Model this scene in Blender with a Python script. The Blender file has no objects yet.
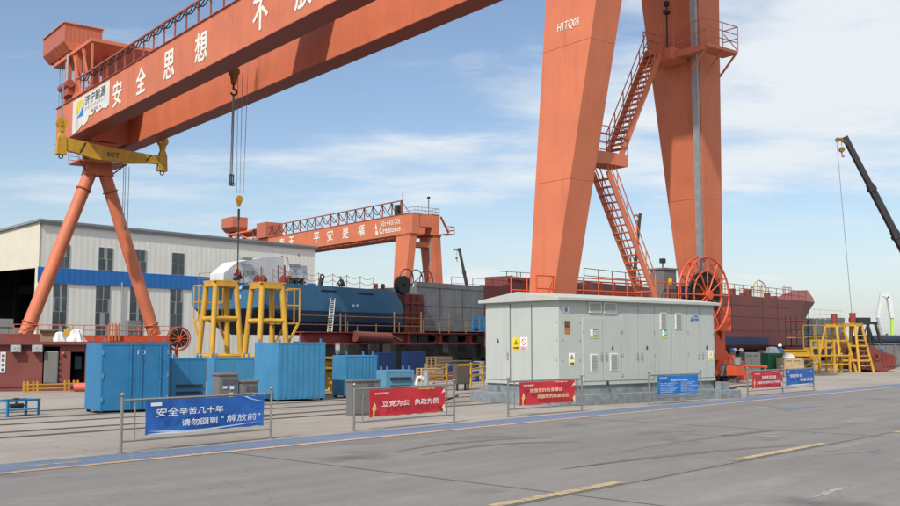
import bpy, bmesh, math, random
from mathutils import Vector
random.seed(7)
SC = 2.1/1.8            # layout units to metres
H = 1.8                 # eye height in layout units
FPX, CX, CY = 1000.0, 450.0, 253.0
PIT = math.atan(90/1000.0)
cp, sp = math.cos(PIT), math.sin(PIT)
scene = bpy.context.scene
COL = scene.collection
V = Vector
# ---------------------------------------------------------------- survey helpers (camera measurements -> real positions)
def ray(px, py):
    x = (px-CX)/FPX; y = (CY-py)/FPX
    return V((x, cp-y*sp, sp+y*cp))
def gnd(px, py, z=0.0):
    r = ray(px, py); t = (z-H)/r.z
    return V((r.x*t, r.y*t, z))
def atd(px, py, Y):
    r = ray(px, py); t = Y/r.y
    return V((r.x*t, Y, H+r.z*t))
def base(px, d):
    p = atd(px, 343, d); return V((p.x, p.y, 0))
def dep(P): return P.y*cp+P.z*sp
def ext(P, D, px):
    u = (px-CX)/FPX
    Q = V((P.x, P.y, P.z-H)); D = V((D[0], D[1], 0))
    return (u*dep(Q)-Q.x)/(D.x-u*dep(D))
def zat(P, py):
    y = (CY-py)/FPX
    return H+(y*cp*P.y+sp*P.y)/(cp-y*sp)
def onp(px, py, P0, n):
    r = ray(px, py); c = V((0, 0, H))
    return c+r*((P0-c).dot(n)/r.dot(n))
R = V((.789, .614, 0)).normalized(); G = V((-R.y, R.x, 0)); N = -G
F = V((.669, .743, 0)); FP = V((-.743, .669, 0))
W = V((.642, .767, 0)); WP = V((-.767, .642, 0))
UP = V((0, 0, 1))
# ---------------------------------------------------------------- materials
def mat(name, col, rough=.6, metal=0., var=.15, scale=1.5, col2=None, streak=0., streakcol=(.12, .05, .03), bump=0., spec=.4, corr=None, corr_d=.5):
    m = bpy.data.materials.new(name); m.use_nodes = True
    nt = m.node_tree; nd = nt.nodes; lk = nt.links
    b = nd['Principled BSDF']
    b.inputs['Roughness'].default_value = rough; b.inputs['Metallic'].default_value = metal
    b.inputs['Specular IOR Level'].default_value = spec
    tc = nd.new('ShaderNodeTexCoord')
    n1 = nd.new('ShaderNodeTexNoise'); n1.inputs['Scale'].default_value = scale; n1.inputs['Detail'].default_value = 6; n1.inputs['Roughness'].default_value = .65
    lk.new(tc.outputs['Object'], n1.inputs['Vector'])
    cr = nd.new('ShaderNodeValToRGB'); e = cr.color_ramp.elements
    c = col; c2 = col2 or tuple(min(1, x*(1+var)) for x in col)
    c1 = tuple(x*(1-var) for x in col)
    e[0].position = .3; e[0].color = (*c1, 1); e[1].position = .7; e[1].color = (*c2, 1)
    lk.new(n1.outputs['Fac'], cr.inputs['Fac'])
    out = cr.outputs['Color']
    if streak > 0:
        mp = nd.new('ShaderNodeMapping'); mp.inputs['Scale'].default_value = (3.5, 3.5, .22)
        lk.new(tc.outputs['Object'], mp.inputs['Vector'])
        n2 = nd.new('ShaderNodeTexNoise'); n2.inputs['Scale'].default_value = 1.0; n2.inputs['Detail'].default_value = 5
        lk.new(mp.outputs['Vector'], n2.inputs['Vector'])
        r2 = nd.new('ShaderNodeValToRGB'); r2.color_ramp.elements[0].position = .52; r2.color_ramp.elements[1].position = .75
        lk.new(n2.outputs['Fac'], r2.inputs['Fac'])
        mu = nd.new('ShaderNodeMath'); mu.operation = 'MULTIPLY'; mu.inputs[1].default_value = streak
        lk.new(r2.outputs['Color'], mu.inputs[0])
        mx = nd.new('ShaderNodeMixRGB'); mx.inputs[2].default_value = (*streakcol, 1)
        lk.new(mu.outputs[0], mx.inputs[0]); lk.new(out, mx.inputs[1]); out = mx.outputs[0]
    lk.new(out, b.inputs['Base Color'])
    # roughness variation
    rr = nd.new('ShaderNodeMapRange'); rr.inputs['To Min'].default_value = max(.05, rough-.12); rr.inputs['To Max'].default_value = min(1, rough+.12)
    lk.new(n1.outputs['Fac'], rr.inputs['Value']); lk.new(rr.outputs[0], b.inputs['Roughness'])
    bp = None
    if bump > 0:
        bp = nd.new('ShaderNodeBump'); bp.inputs['Strength'].default_value = bump; bp.inputs['Distance'].default_value = .03
        lk.new(n1.outputs['Fac'], bp.inputs['Height']); lk.new(bp.outputs[0], b.inputs['Normal'])
    if corr:
        # profiled sheet: ribs along the direction corr (unit vector * ribs per metre)
        dt = nd.new('ShaderNodeVectorMath'); dt.operation = 'DOT_PRODUCT'; dt.inputs[1].default_value = corr
        lk.new(tc.outputs['Object'], dt.inputs[0])
        fr = nd.new('ShaderNodeMath'); fr.operation = 'PINGPONG'; fr.inputs[1].default_value = .5
        lk.new(dt.outputs['Value'], fr.inputs[0])
        b2 = nd.new('ShaderNodeBump'); b2.inputs['Strength'].default_value = corr_d; b2.inputs['Distance'].default_value = .1
        lk.new(fr.outputs[0], b2.inputs['Height'])
        if bp: lk.new(bp.outputs[0], b2.inputs['Normal'])
        lk.new(b2.outputs[0], b.inputs['Normal'])
    return m
M = {}
M['crane'] = mat('crane_paint', (.56, .162, .080), .55, 0, .11, .35, streak=.24, streakcol=(.33, .08, .04), bump=.04)
M['crane2'] = mat('crane_paint_faded', (.52, .165, .10), .55, 0, .08, .3, streak=.15, streakcol=(.36, .10, .06))
M['crane_bright'] = mat('crane_paint_fresh', (.56, .085, .03), .5, 0, .12, 1.2)
M['crane_dark'] = mat('crane_rail_paint', (.33, .08, .05), .55, 0, .15, 1)
M['white_paint'] = mat('white_paint', (.72, .70, .62), .6, 0, .10, 2)
M['yellow'] = mat('yellow_paint', (.52, .29, .03), .45, 0, .15, 2, streak=.35, streakcol=(.25, .12, .03))
M['yellow_old'] = mat('yellow_paint_old', (.48, .27, .03), .5, 0, .2, 1.5, streak=.45, streakcol=(.2, .1, .03))
M['blue_box'] = mat('blue_container_paint', (.022, .165, .345), .45, 0, .14, 1.3, streak=.30, streakcol=(.03, .10, .2), bump=.05)
M['blue_box2'] = mat('blue_container_paint_light', (.045, .215, .395), .5, 0, .14, 1.3, streak=.28, streakcol=(.05, .14, .24), bump=.05)
M['blue_dull'] = mat('dull_blue_paint', (.10, .25, .38), .55, 0, .15, 1.5, streak=.3)
M['blue_dark'] = mat('dark_blue_paint', (.010, .032, .11), .5, 0, .25, 2)
M['blue_band'] = mat('blue_cladding', (.02, .15, .46), .45, 0, .06, .5, corr=(W.x*1.2, W.y*1.2, 0), corr_d=.4)
M['cream'] = mat('cream_cladding', (.77, .76, .70), .55, 0, .06, .25, corr=(W.x*1.2, W.y*1.2, 0), corr_d=.28, streak=.12, streakcol=(.42, .38, .30))
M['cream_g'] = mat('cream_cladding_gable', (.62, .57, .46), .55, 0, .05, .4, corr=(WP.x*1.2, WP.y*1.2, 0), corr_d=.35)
M['roof'] = mat('grey_roof_sheet', (.22, .23, .25), .5, 0, .1, .5)
M['glass'] = mat('dull_window_glass', (.075, .09, .10), .2, 0, .3, .6, spec=.4)
M['frame'] = mat('grey_window_frame', (.30, .32, .32), .5)
M['block_house'] = mat('brown_hook_paint', (.20, .095, .02), .6, 0, .3, 3)
M['vent_in'] = mat('vent_grey', (.26, .27, .26), .6)
M['boot'] = mat('navy_boot_top', (.012, .028, .085), .5, 0, .2, 1)
M['navy'] = mat('navy_pipe', (.018, .024, .045), .5, 0, .2, 1)
M['rust_rail'] = mat('rusty_rail', (.20, .12, .06), .7, 0, .35, 3)
M['black'] = mat('black_rubber', (.015, .015, .016), .7, 0, .2, 3)
M['dark'] = mat('dark_steel', (.035, .033, .033), .6, .2, .3, 2)
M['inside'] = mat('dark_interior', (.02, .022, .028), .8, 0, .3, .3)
M['maroon'] = mat('maroon_primer', (.16, .042, .035), .65, 0, .18, .8, streak=.35, streakcol=(.09, .03, .025))
M['maroon_hull'] = mat('maroon_hull_primer', (.185, .055, .048), .6, 0, .16, .35, streak=.25, streakcol=(.13, .055, .05), corr=(0, 0, .55), corr_d=.12)
M['redsteel'] = mat('red_oxide_steel', (.22, .038, .03), .6, 0, .25, 1.2, streak=.3)
M['grey_steel'] = mat('bare_grey_steel', (.17, .175, .18), .55, .1, .25, .7, streak=.5, streakcol=(.10, .07, .05))
M['grey_block'] = mat('grey_hull_block', (.16, .16, .155), .65, 0, .3, .5, streak=.5, streakcol=(.08, .06, .05))
M['grey_paint'] = mat('grey_cabinet_paint', (.145, .142, .135), .45, 0, .08, 2)
M['taupe'] = mat('taupe_cabinet_paint', (.10, .082, .072), .5, 0, .1, 2)
M['steel'] = mat('brushed_stainless', (.36, .35, .33), .36, .85, .1, 4)
M['galv'] = mat('galvanised_pipe', (.36, .38, .39), .45, .4, .15, 3)
M['cable'] = mat('grey_rope', (.22, .24, .25), .6, .2, .1, 2)
M['sub_wall'] = mat('substation_paint', (.43, .455, .42), .5, 0, .045, .8, streak=.32, streakcol=(.33, .335, .30), bump=.03)
M['sub_roof'] = mat('substation_roof', (.43, .44, .41), .6, 0, .08, .8, streak=.3, streakcol=(.3, .29, .26))
M['seam'] = mat('dark_seam', (.13, .14, .13), .7)
M['stone'] = mat('grey_stone_cladding', (.20, .225, .235), .6, 0, .32, 3.5, bump=.15)
M['concrete_blk'] = mat('concrete_block', (.30, .29, .27), .85, 0, .15, 3, bump=.2)
M['banner_red'] = mat('red_banner', (.58, .028, .038), .55, 0, .08, 1.5)
M['banner_blue'] = mat('blue_banner', (.018, .095, .40), .5, 0, .25, 1.2, col2=(.03, .17, .55))
M['banner_sky'] = mat('bright_blue_banner', (.012, .17, .52), .5, 0, .15, 1.2)
M['white_ink'] = mat('white_print', (.82, .82, .80), .6, 0, .03)
M['cream_ink'] = mat('cream_print', (.85, .68, .42), .6, 0, .05)
M['gold'] = mat('gold_print', (.80, .50, .12), .6)
M['pale_ink'] = mat('pale_blue_print', (.45, .62, .82), .6)
M['dark_ink'] = mat('dark_print', (.05, .06, .06), .6)
M['grey_ink'] = mat('grey_print', (.30, .31, .31), .6)
M['sign_white'] = mat('white_sign', (.62, .61, .56), .6, 0, .06, 1)
M['sign_yellow'] = mat('yellow_sign', (.72, .55, .02), .5)
M['sign_green'] = mat('green_sign', (.02, .33, .24), .5)
M['sign_orange'] = mat('orange_sign', (.45, .15, .03), .5)
M['sign_red'] = mat('red_sign', (.60, .12, .09), .5)
M['green'] = mat('green_bin', (.02, .13, .06), .6, 0, .2, 2)
M['lime'] = mat('lime_paint', (.35, .60, .05), .5)
M['wood'] = mat('raw_wood', (.42, .31, .18), .8, 0, .25, 4)
M['card'] = mat('cardboard', (.25, .17, .10), .85, 0, .15, 2)
M['tarp'] = mat('white_sheeting', (.56, .57, .57), .7, 0, .10, 1.2, bump=.2)
M['blue_hull'] = None
M['skin'] = mat('skin', (.36, .20, .13), .6)
M['cloth_grey'] = mat('grey_workwear', (.12, .12, .12), .9)
M['cloth_blue'] = mat('blue_workwear', (.03, .08, .22), .9)
M['cloth_red'] = mat('dark_red_workwear', (.18, .03, .03), .9)
M['trouser'] = mat('dark_trousers', (.04, .045, .06), .9)
M['helm_o'] = mat('orange_helmet', (.75, .25, .03), .35)
M['helm_w'] = mat('white_helmet', (.75, .75, .73), .35)
M['helm_b'] = mat('blue_helmet', (.03, .16, .50), .35)
M['bark'] = mat('bark', (.10, .08, .06), .9)
M['leaf'] = mat('leaf', (.07, .09, .055), .8, 0, .35, 3)
# two-tone hull: bright blue topsides above a navy boot-top
def two_tone(name, top, low, z, nstreak=.25):
    m = mat(name, top, .45, 0, .10, .5, streak=nstreak, streakcol=tuple(x*.6 for x in top))
    nt = m.node_tree; nd = nt.nodes; lk = nt.links
    b = nd['Principled BSDF']; src = b.inputs['Base Color'].links[0].from_socket
    tc = nd.new('ShaderNodeTexCoord'); sx = nd.new('ShaderNodeSeparateXYZ'); lk.new(tc.outputs['Object'], sx.inputs[0])
    gt = nd.new('ShaderNodeMath'); gt.operation = 'LESS_THAN'; gt.inputs[1].default_value = z
    lk.new(sx.outputs[2], gt.inputs[0])
    mx = nd.new('ShaderNodeMixRGB'); mx.inputs[2].default_value = (*low, 1)
    lk.new(gt.outputs[0], mx.inputs[0]); lk.new(src, mx.inputs[1]); lk.new(mx.outputs[0], b.inputs['Base Color'])
    return m
# ---------------------------------------------------------------- mesh builder
OFF = {}
class MB:
    def __init__(s): s.v = []; s.f = []; s.mi = []; s.cur = 0
    def add(s, vs, fs):
        o = len(s.v); s.v += [V(p) for p in vs]
        for f in fs: s.f.append([i+o for i in f]); s.mi.append(s.cur)
        return s
    def hexa(s, p): return s.add(p, [(3, 2, 1, 0), (4, 5, 6, 7), (0, 1, 5, 4), (1, 2, 6, 5), (2, 3, 7, 6), (3, 0, 4, 7)])
    def box(s, o, U, Vv, u0, u1, v0, v1, z0, z1):
        o = V((o.x, o.y, 0))
        q = [o+U*a+Vv*b for a, b in ((u0, v0), (u1, v0), (u1, v1), (u0, v1))]
        return s.hexa([p+UP*z0 for p in q]+[p+UP*z1 for p in q])
    def taper(s, c0, c1, U, Vv, h0, h1):
        q0 = [c0+U*a*h0[0]+Vv*b*h0[1] for a, b in ((-1, -1), (1, -1), (1, 1), (-1, 1))]
        q1 = [c1+U*a*h1[0]+Vv*b*h1[1] for a, b in ((-1, -1), (1, -1), (1, 1), (-1, 1))]
        return s.hexa(q0+q1)
    def tube(s, p, q, r, r2=None, n=8):
        p = V(p); q = V(q); r2 = r if r2 is None else r2
        d = (q-p)
        if d.length < 1e-6: return s
        d.normalize(); a = d.orthogonal().normalized(); b = d.cross(a)
        vs = []
        for c, rr in ((p, r), (q, r2)):
            for k in range(n):
                t = 2*math.pi*k/n; vs.append(c+a*math.cos(t)*rr+b*math.sin(t)*rr)
        fs = [(k, (k+1) % n, n+(k+1) % n, n+k) for k in range(n)]+[tuple(range(n-1, -1, -1)), tuple(range(n, 2*n))]
        return s.add(vs, fs)
    def path(s, pts, r, n=6):
        for a, b in zip(pts, pts[1:]): s.tube(a, b, r, n=n)
        return s
    def bar(s, p, q, w, h, side=None):
        p = V(p); q = V(q); d = (q-p).normalized()
        sd = side or d.cross(UP)
        if sd.length < 1e-4: sd = V((1, 0, 0))
        sd = sd.normalized(); up = sd.cross(d).normalized()
        return s.hexa([p-sd*w/2-up*h/2, p+sd*w/2-up*h/2, p+sd*w/2+up*h/2, p-sd*w/2+up*h/2, q-sd*w/2-up*h/2, q+sd*w/2-up*h/2, q+sd*w/2+up*h/2, q-sd*w/2+up*h/2])
    def prism(s, poly, vec):
        n = len(poly); poly = [V(p) for p in poly]; vec = V(vec)
        return s.add(poly+[p+vec for p in poly], [tuple(range(n-1, -1, -1)), tuple(range(n, 2*n))]+[(k, (k+1) % n, n+(k+1) % n, n+k) for k in range(n)])
    def ball(s, c, r, n=8, m=6, sz=1.):
        vs = []; fs = []
        for i in range(m+1):
            ph = math.pi*i/m
            for k in range(n):
                t = 2*math.pi*k/n; vs.append(V(c)+V((r*math.sin(ph)*math.cos(t), r*math.sin(ph)*math.sin(t), r*sz*math.cos(ph))))
        for i in range(m):
            for k in range(n): fs.append((i*n+k, i*n+(k+1) % n, (i+1)*n+(k+1) % n, (i+1)*n+k))
        return s.add(vs, fs)
    def ring(s, c, A, B, rad, r, n=28, k=6):
        cx = A.cross(B).normalized(); vs = []; fs = []
        for i in range(n):
            t = 2*math.pi*i/n; d = A*math.cos(t)+B*math.sin(t)
            for j in range(k):
                w = 2*math.pi*j/k; vs.append(V(c)+d*(rad+r*math.cos(w))+cx*r*math.sin(w))
        for i in range(n):
            for j in range(k):
                fs.append((i*k+j, ((i+1) % n)*k+j, ((i+1) % n)*k+(j+1) % k, i*k+(j+1) % k))
        return s.add(vs, fs)
    def disc(s, c, A, B, r0, r1, th, n=28):
        cx = A.cross(B).normalized(); vs = []; fs = []
        for i in range(n):
            t = 2*math.pi*i/n; d = A*math.cos(t)+B*math.sin(t)
            vs += [c+d*r0-cx*th/2, c+d*r1-cx*th/2, c+d*r1+cx*th/2, c+d*r0+cx*th/2]
        for i in range(n):
            a = i*4; b = ((i+1) % n)*4
            for j in range(4): fs.append((a+j, b+j, b+(j+1) % 4, a+(j+1) % 4))
        return s.add(vs, fs)
    def quad(s, a, b, c, d): return s.add([a, b, c, d], [(0, 1, 2, 3)])
    def build(s, name, m, parent=None, smooth=False, bevel=0., loc=None):
        off = OFF.get(parent.name, V((0, 0, 0))) if parent else (loc or V((0, 0, 0)))
        me = bpy.data.meshes.new(name)
        me.from_pydata([tuple((p-off)*SC) for p in s.v], [], s.f)
        bm = bmesh.new(); bm.from_mesh(me)
        for i, f in enumerate(bm.faces): f.material_index = s.mi[i]
        bmesh.ops.recalc_face_normals(bm, faces=bm.faces[:])
        if bevel:
            es = [e for e in bm.edges if len(e.link_faces) == 2 and e.calc_face_angle(0) > .6]
            bmesh.ops.bevel(bm, geom=es, offset=bevel, segments=2, profile=.5, affect='EDGES')
        bm.to_mesh(me); bm.free()
        if smooth:
            for p in me.polygons: p.use_smooth = True
            try: me.set_sharp_from_angle(angle=math.radians(40))
            except Exception: pass
        for x in (m if isinstance(m, (list, tuple)) else [m]): me.materials.append(M[x] if isinstance(x, str) else x)
        o = bpy.data.objects.new(name, me); COL.objects.link(o)
        if parent: o.parent = parent
        else: o.location = off*SC
        OFF[o.name] = off
        return o
def tag(o, label=None, cat=None, group=None, kind=None):
    if label: o['label'] = label
    if cat: o['category'] = cat
    if group: o['group'] = group
    if kind: o['kind'] = kind
    return o
def thing(name, label, cat, loc=V((0, 0, 0)), group=None):
    o = bpy.data.objects.new(name, None); COL.objects.link(o)
    o.empty_display_size = .2
    o.location = loc*SC; OFF[o.name] = V(loc)
    return tag(o, label, cat, group)
def text_mesh(body, bold=0.0):
    cu = bpy.data.curves.new('t', 'FONT'); cu.body = body; cu.size = 1; cu.offset = bold; cu.resolution_u = 3
    cu.align_x = 'LEFT'
    ob = bpy.data.objects.new('t', cu); COL.objects.link(ob)
    dg = bpy.context.evaluated_depsgraph_get(); dg.update()
    me = bpy.data.meshes.new_from_object(ob.evaluated_get(dg))
    vs = [v.co.copy() for v in me.vertices]; fs = [list(p.vertices) for p in me.polygons]
    bpy.data.objects.remove(ob); bpy.data.meshes.remove(me); bpy.data.curves.remove(cu)
    return vs, fs
def text_into(mb, body, o, U, w, h, bold=0.02, Z=UP, slant=0., full=False):
    """write body into the rectangle at o (lower left), w along U, h along Z; bold strokes are thickened by close overlays"""
    vs, fs = text_mesh(body, 0.)
    if not vs: return
    x0 = min(v.x for v in vs); x1 = max(v.x for v in vs); y0 = min(v.y for v in vs); y1 = max(v.y for v in vs)
    nrm = U.cross(Z).normalized(); b = max(0, bold)*h*.75
    for k, (dx, dy) in enumerate(((0, 0), (b, 0), (-b, 0), (0, b*.7), (0, -b*.7)) if b > 0 else ((0, 0),)):
        mb.add([o+U*((v.x-x0)/(x1-x0)*w+slant*(v.y-y0)/(y1-y0)*h+dx)+Z*((v.y-y0)/(y1-y0)*h+dy)+nrm*(.0012*k) for v in vs], fs)
# ================================================================ NEAR GANTRY CRANE
O = base(552, 40)
def C(a, s, z): return O+R*a+G*s+UP*z
crane = thing('gantry_crane', 'huge orange gantry crane in the foreground, its leg rising behind the white substation', 'gantry crane', O, 'orange gantry cranes of the yard')
ZB, ZT = 20.1, 23.4
def legA(z): return C(.045*(z-3.5), -.12*(z-3.5), z)
def legB(z): return C(9.5-.21*(z-3.5), -.10*(z-3.5), z)
def gw(z): return .70+.064*(z-3.5)
for fn in (legA, legB):
    mb = MB(); z0, z1 = 3.45, ZB-.3
    mb.taper(fn(z0), fn(z1), R, G, (.60, gw(z0)), (.74, gw(z1)))
    lg = mb.build('leg', 'crane', crane)
    mb = MB()
    for z in (8.2, 13.6):     # welded plate seams
        mb.taper(fn(z), fn(z+.035), R, G, (.613+.0085*(z-3.5), gw(z)+.006), (.613+.0085*(z-3.5), gw(z)+.006))
    mb.build('weld_seam', 'crane', lg)
GF0, GF1, GR0, GR1 = -.54, 1.0, 4.97, 6.35
SE = 65.3
for a0, a1 in ((GF0, GF1), (GR0, GR1)):
    mb = MB(); mb.box(O, R, G, a0, a1, -7, SE, ZB, ZT)
    g = mb.build('girder', 'crane', crane)
    mb = MB()
    mb.box(O, R, G, a0-.10, a1+.10, -7, SE+.1, ZT, ZT+.06); mb.box(O, R, G, a0-.06, a1+.06, -7, SE+.05, ZB-.05, ZB)
    mb.build('flange', 'crane_dark', g)
    for s in [x*6.1-2 for x in range(11)]:
        mb = MB(); mb.box(O, R, G, a0-.012, a1+.012, s, s+.03, ZB+.02, ZT-.02); mb.build('plate_seam', 'crane', g)
for s0, s1 in ((SE-3.3, SE-.1), (-6, -3)):
    mb = MB(); mb.box(O, R, G, GF1, GR0, s0, s1, ZB+.15, ZT-.1); mb.build('end_tie', 'crane', crane)
for fn, ac in ((legA, (GF0+GF1)/2), (legB, (GR0+GR1)/2)):
    mb = MB(); mb.taper(fn(ZB-.3), C(ac, -1.9, ZB-.01), R, G, (.74, gw(ZB)), (.75, gw(ZB)+.2)); mb.build('leg_head', 'crane', crane)
# sill beam on bogies
mb = MB(); mb.box(O, R, G, -1.6, 10.6, -.75, .75, 2.35, 3.45)
sill = mb.build('sill_beam', 'crane_bright', crane)
mb = MB()
for a in [x*.75-1.5 for x in range(17)]: mb.box(O, R, G, a-.02, a+.02, -.80, -.75, 2.4, 3.4); 
mb.build('stiffener', 'crane_bright', sill)
mb = MB()
for s in (-.74, .74):
    for zz in (3.9, 4.4): mb.tube(C(-1.5, s, zz), C(10.5, s, zz), .028, n=6)
    for k in range(15):
        a = -1.5+k*.857; mb.tube(C(a, s, 3.4), C(a, s, 4.4), .03, n=6)
mb.build('sill_handrail', 'crane_bright', crane)
for a in (-.2, 9.6):
    mb = MB()
    poly = [C(a-1.6, 0, 1.0), C(a+1.6, 0, 1.0), C(a+1.2, 0, 1.45), C(a+.5, 0, 2.35), C(a-.5, 0, 2.35), C(a-1.2, 0, 1.45)]
    mb.prism([p-G*.3 for p in poly], G*.6)
    for q in (-.95, .95): mb.taper(C(a+q, 0, .28), C(a+q, 0, 1.0), R, G, (.62, .28), (.35, .34))
    bg = mb.build('bogie', 'crane_bright', crane, bevel=.02)
    for q in (-1.3, -.6, .6, 1.3):
        w = MB(); w.tube(C(a+q, -.16, .27), C(a+q, .16, .27), .27, n=18); w.tube(C(a+q, -.30, .27), C(a+q, .30, .27), .08, n=10)
        w.build('wheel', 'dark', bg)
    for q in (-1.0, .9):
        w = MB(); w.tube(C(a+q, -.75, .62), C(a+q, -.34, .62), .17, n=12); w.box(C(a+q, -.4, 0), R, G, -.2, .2, -.1, .12, .3, .85)
        w.tube(C(a+q, -.95, .62), C(a+q, -.75, .62), .13, n=12)
        w.build('drive_motor', 'grey_steel', bg, smooth=True)
# buffer and rail clamp gear at the far end, seen past the substation
mb = MB()
mb.box(C(11.1, 0, 0), R, G, -.2, .25, -.35, .35, .5, 1.25); mb.tube(C(11.3, 0, .85), C(11.9, 0, .85), .12, n=10)
mb.box(C(10.75, 0, 0), R, G, -.12, .1, -.2, .2, 1.25, 3.3)
mb.box(C(10.2, -1.2, 0), R, G, -.3, .3, -.25, .25, .35, .75)
for q in (-.5, .5): mb.tube(C(11.6, -1.3+q, 0), C(11.6, -1.3+q, .75), .05, n=6)
mb.tube(C(11.6, -1.9, .72), C(11.6, -.7, .72), .05, n=6); mb.tube(C(11.6, -1.9, .4), C(11.6, -.7, .4), .05, n=6)
mb.build('buffer', 'crane_bright', crane)
# junction box column on the sill
P0 = C(6.55, -.2, 0)
mb = MB(); mb.box(P0, R, G, -.42, .42, -.4, .4, 3.45, 4.98); mb.box(P0, R, G, -.48, .48, -.46, .46, 4.98, 5.06)
ec = mb.build('electrical_box', 'grey_paint', crane, bevel=.01)
mb = MB(); mb.tube(P0+UP*5.06, P0+UP*5.3, .03); mb.box(P0, R, G, -.1, .1, -.1, .1, 5.3, 5.5); mb.build('floodlight', 'dark', ec)
mb = MB(); mb.box(P0, R, G, .425, .43, -.1, .1, 4.3, 4.5); mb.box(P0, R, G, -.12, .12, -.405, -.4, 4.35, 4.6); mb.build('warning_sign', 'sign_yellow', ec)
mb = MB(); mb.box(C(7.9, -.2, 0), R, G, -.3, .3, -.25, .25, 3.45, 4.35)
mb.build('control_box', 'blue_dark', crane, bevel=.01)
# cable reel
RC = C(8.1, -1.2, 3.9); RA, RB = V((.74, .673, 0)).normalized(), UP
mb = MB(); mb.disc(RC, RA, RB, .55, 1.0, .30, 30); reel = mb.build('cable_reel', 'black', crane)
mb = MB()
for o in (-.2, .2): mb.ring(RC+G*o, RA, RB, 1.66, .045, 40)
for o in (-.2, .2): mb.ring(RC+G*o, RA, RB, 1.05, .03, 30)
mb.build('rim', 'crane_bright', reel)
for k in range(12):
    t = 2*math.pi*k/12; d = RA*math.cos(t)+RB*math.sin(t)
    mb = MB()
    for o in (-.2, .2): mb.tube(RC+G*o+d*.15, RC+G*o+d*1.66, .035, n=6)
    mb.tube(RC-G*.2+d*1.62, RC+G*.2+d*1.62, .03, n=6)
    mb.build('spoke', 'crane_bright', reel)
mb = MB(); mb.tube(RC-G*.35, RC+G*1.1, .2, n=14); mb.bar(RC+G*.6-UP*.1, RC+G*.6-UP*1.6, .3, .3); mb.build('hub', 'crane_bright', reel)
# cable conduit up the rear leg
mb = MB(); p0, p1 = legB(3.6), legB(19.7)
q0 = p0-R*.69-G*(gw(3.6)-.20); q1 = p1-R*.83-G*(gw(19.7)-.20)
mb.bar(q0, q1, .30, .16, G)
mb.build('cable_conduit', 'galv', crane)
# ---- stair flights and landings
def stair(p, q, wd, n):
    mb = MB(); mb.bar(p-G*wd, q-G*wd, .06, .26, G); mb.bar(p+G*wd, q+G*wd, .06, .26, G)
    for k in range(1, n):
        c = p.lerp(q, k/n); mb.box(c, R, G, -.13, .13, -wd+.03, wd-.03, c.z-.02, c.z+.02)
    st = mb.build('stair', 'crane', crane)
    mb = MB()
    for s in (-wd, wd):
        for hh in (.5, 1.0): mb.tube(p+G*s+UP*hh, q+G*s+UP*hh, .025, n=6)
        for k in range(6):
            c = p.lerp(q, k/5)+G*s; mb.tube(c, c+UP*1.0, .025, n=6)
    mb.build('handrail', 'crane', st)
def landing(p, a0, a1, s0, s1, th, sides, name='landing'):
    mb = MB(); mb.box(p, R, G, a0, a1, s0, s1, p.z-th, p.z)
    l = mb.build(name, 'crane', crane)
    mb = MB()
    cs = {'F': ((a0, s1), (a0, s0)), 'N': ((a0, s0), (a1, s0)), 'B': ((a1, s0), (a1, s1)), 'K': ((a1, s1), (a0, s1))}
    for sd in sides:
        (x0, y0), (x1, y1) = cs[sd]
        A = p+R*x0+G*y0; B = p+R*x1+G*y1
        L = (B-A).length; n = max(1, round(L/.9))
        for hh in (.35, .7, 1.05): mb.tube(A+UP*hh, B+UP*hh, .022, n=6)
        for k in range(n+1): c = A.lerp(B, k/n); mb.tube(c, c+UP*1.05, .025, n=6)
    mb.build('handrail', 'crane', l)
    return l
b1 = atd(677, 300, 45.0); t1 = atd(600.5, 173, 42.0)
cs = (b1-O).dot(G); 
def pl(px, py, s=-.9):      # point in the stair plane (vertical plane along the rails)
    return onp(px, py, C(0, s, 0), G)
f1b = pl(648, 299); f1t = pl(600.5, 172)
stair(f1b, f1t, .42, 17)
f2b = pl(614, 156); f2t = pl(655, 50)
stair(f2b, f2t, .42, 19)
lp = V((f1t.x, f1t.y, f1t.z)); la = (lp-O).dot(R)
landing(C(la, -.9, f2b.z), -1.05, 1.1, -.5, .5, .5, 'KNB')
ua = (f2t-O).dot(R)
landing(C(ua, -.9, f2t.z-.1), -.1, .95, -1.0, .55, .5, 'K')
# platform round the rear leg
kc = atd(707, 42, 40.6); ks = (kc-O).dot(G); ka = (kc-O).dot(R); kz = kc.z
pw = landing(C(ka, ks, kz), 0, 2.1, 0, .8, .14, 'N')
landing(C(ka, ks, kz), 0, .75, .8, 1.75, .14, 'F')
for a in (.1, 1.1, 2.0):
    mb = MB(); mb.bar(C(ka+a, ks+.05, kz-.14), C(ka+a, ks+.9, kz-.95), .07, .07); mb.build('brace', 'crane', pw)
mb = MB(); mb.bar(C(ka+.05, ks+.1, kz-.2), C(ka+.05, ks+1.7, kz-.2), .1, .12); mb.tube(C(ka, ks+.8, kz+1.05), C(ka, ks, kz+1.05), .022, n=6); mb.tube(C(ka, ks+.8, kz+.55), C(ka, ks, kz+.55), .022, n=6); mb.build('edge_beam', 'crane', pw)
mb = MB()
for k in range(2):
    mb.path([C(ka+2.1, ks, kz+.0), C(ka+2.1, ks+.7, kz+.9)], .02)
mb.path([C(ka+2.1, ks, kz+1.05), C(ka+2.1, ks+.75, kz+1.05)], .022); mb.path([C(ka+2.1, ks, kz+.55), C(ka+2.1, ks+.75, kz+.55)], .022)
mb.build('handrail', 'crane', pw)
mb = MB(); q = C(ua+.1, -1.5, kz); mb.tube(q, q+UP*2.1, .035); mb.ball(q+UP*2.2, .14); mb.box(q, R, G, -.12, .12, -.1, .1, kz+1.75, kz+1.9); mb.build('floodlight', 'dark', crane)
mb = MB(); q = C(la-.75, -.55, f2b.z); mb.tube(q, q+UP*1.7, .03); mb.ball(q+UP*1.75, .11); mb.build('floodlight', 'dark', crane)
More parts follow.
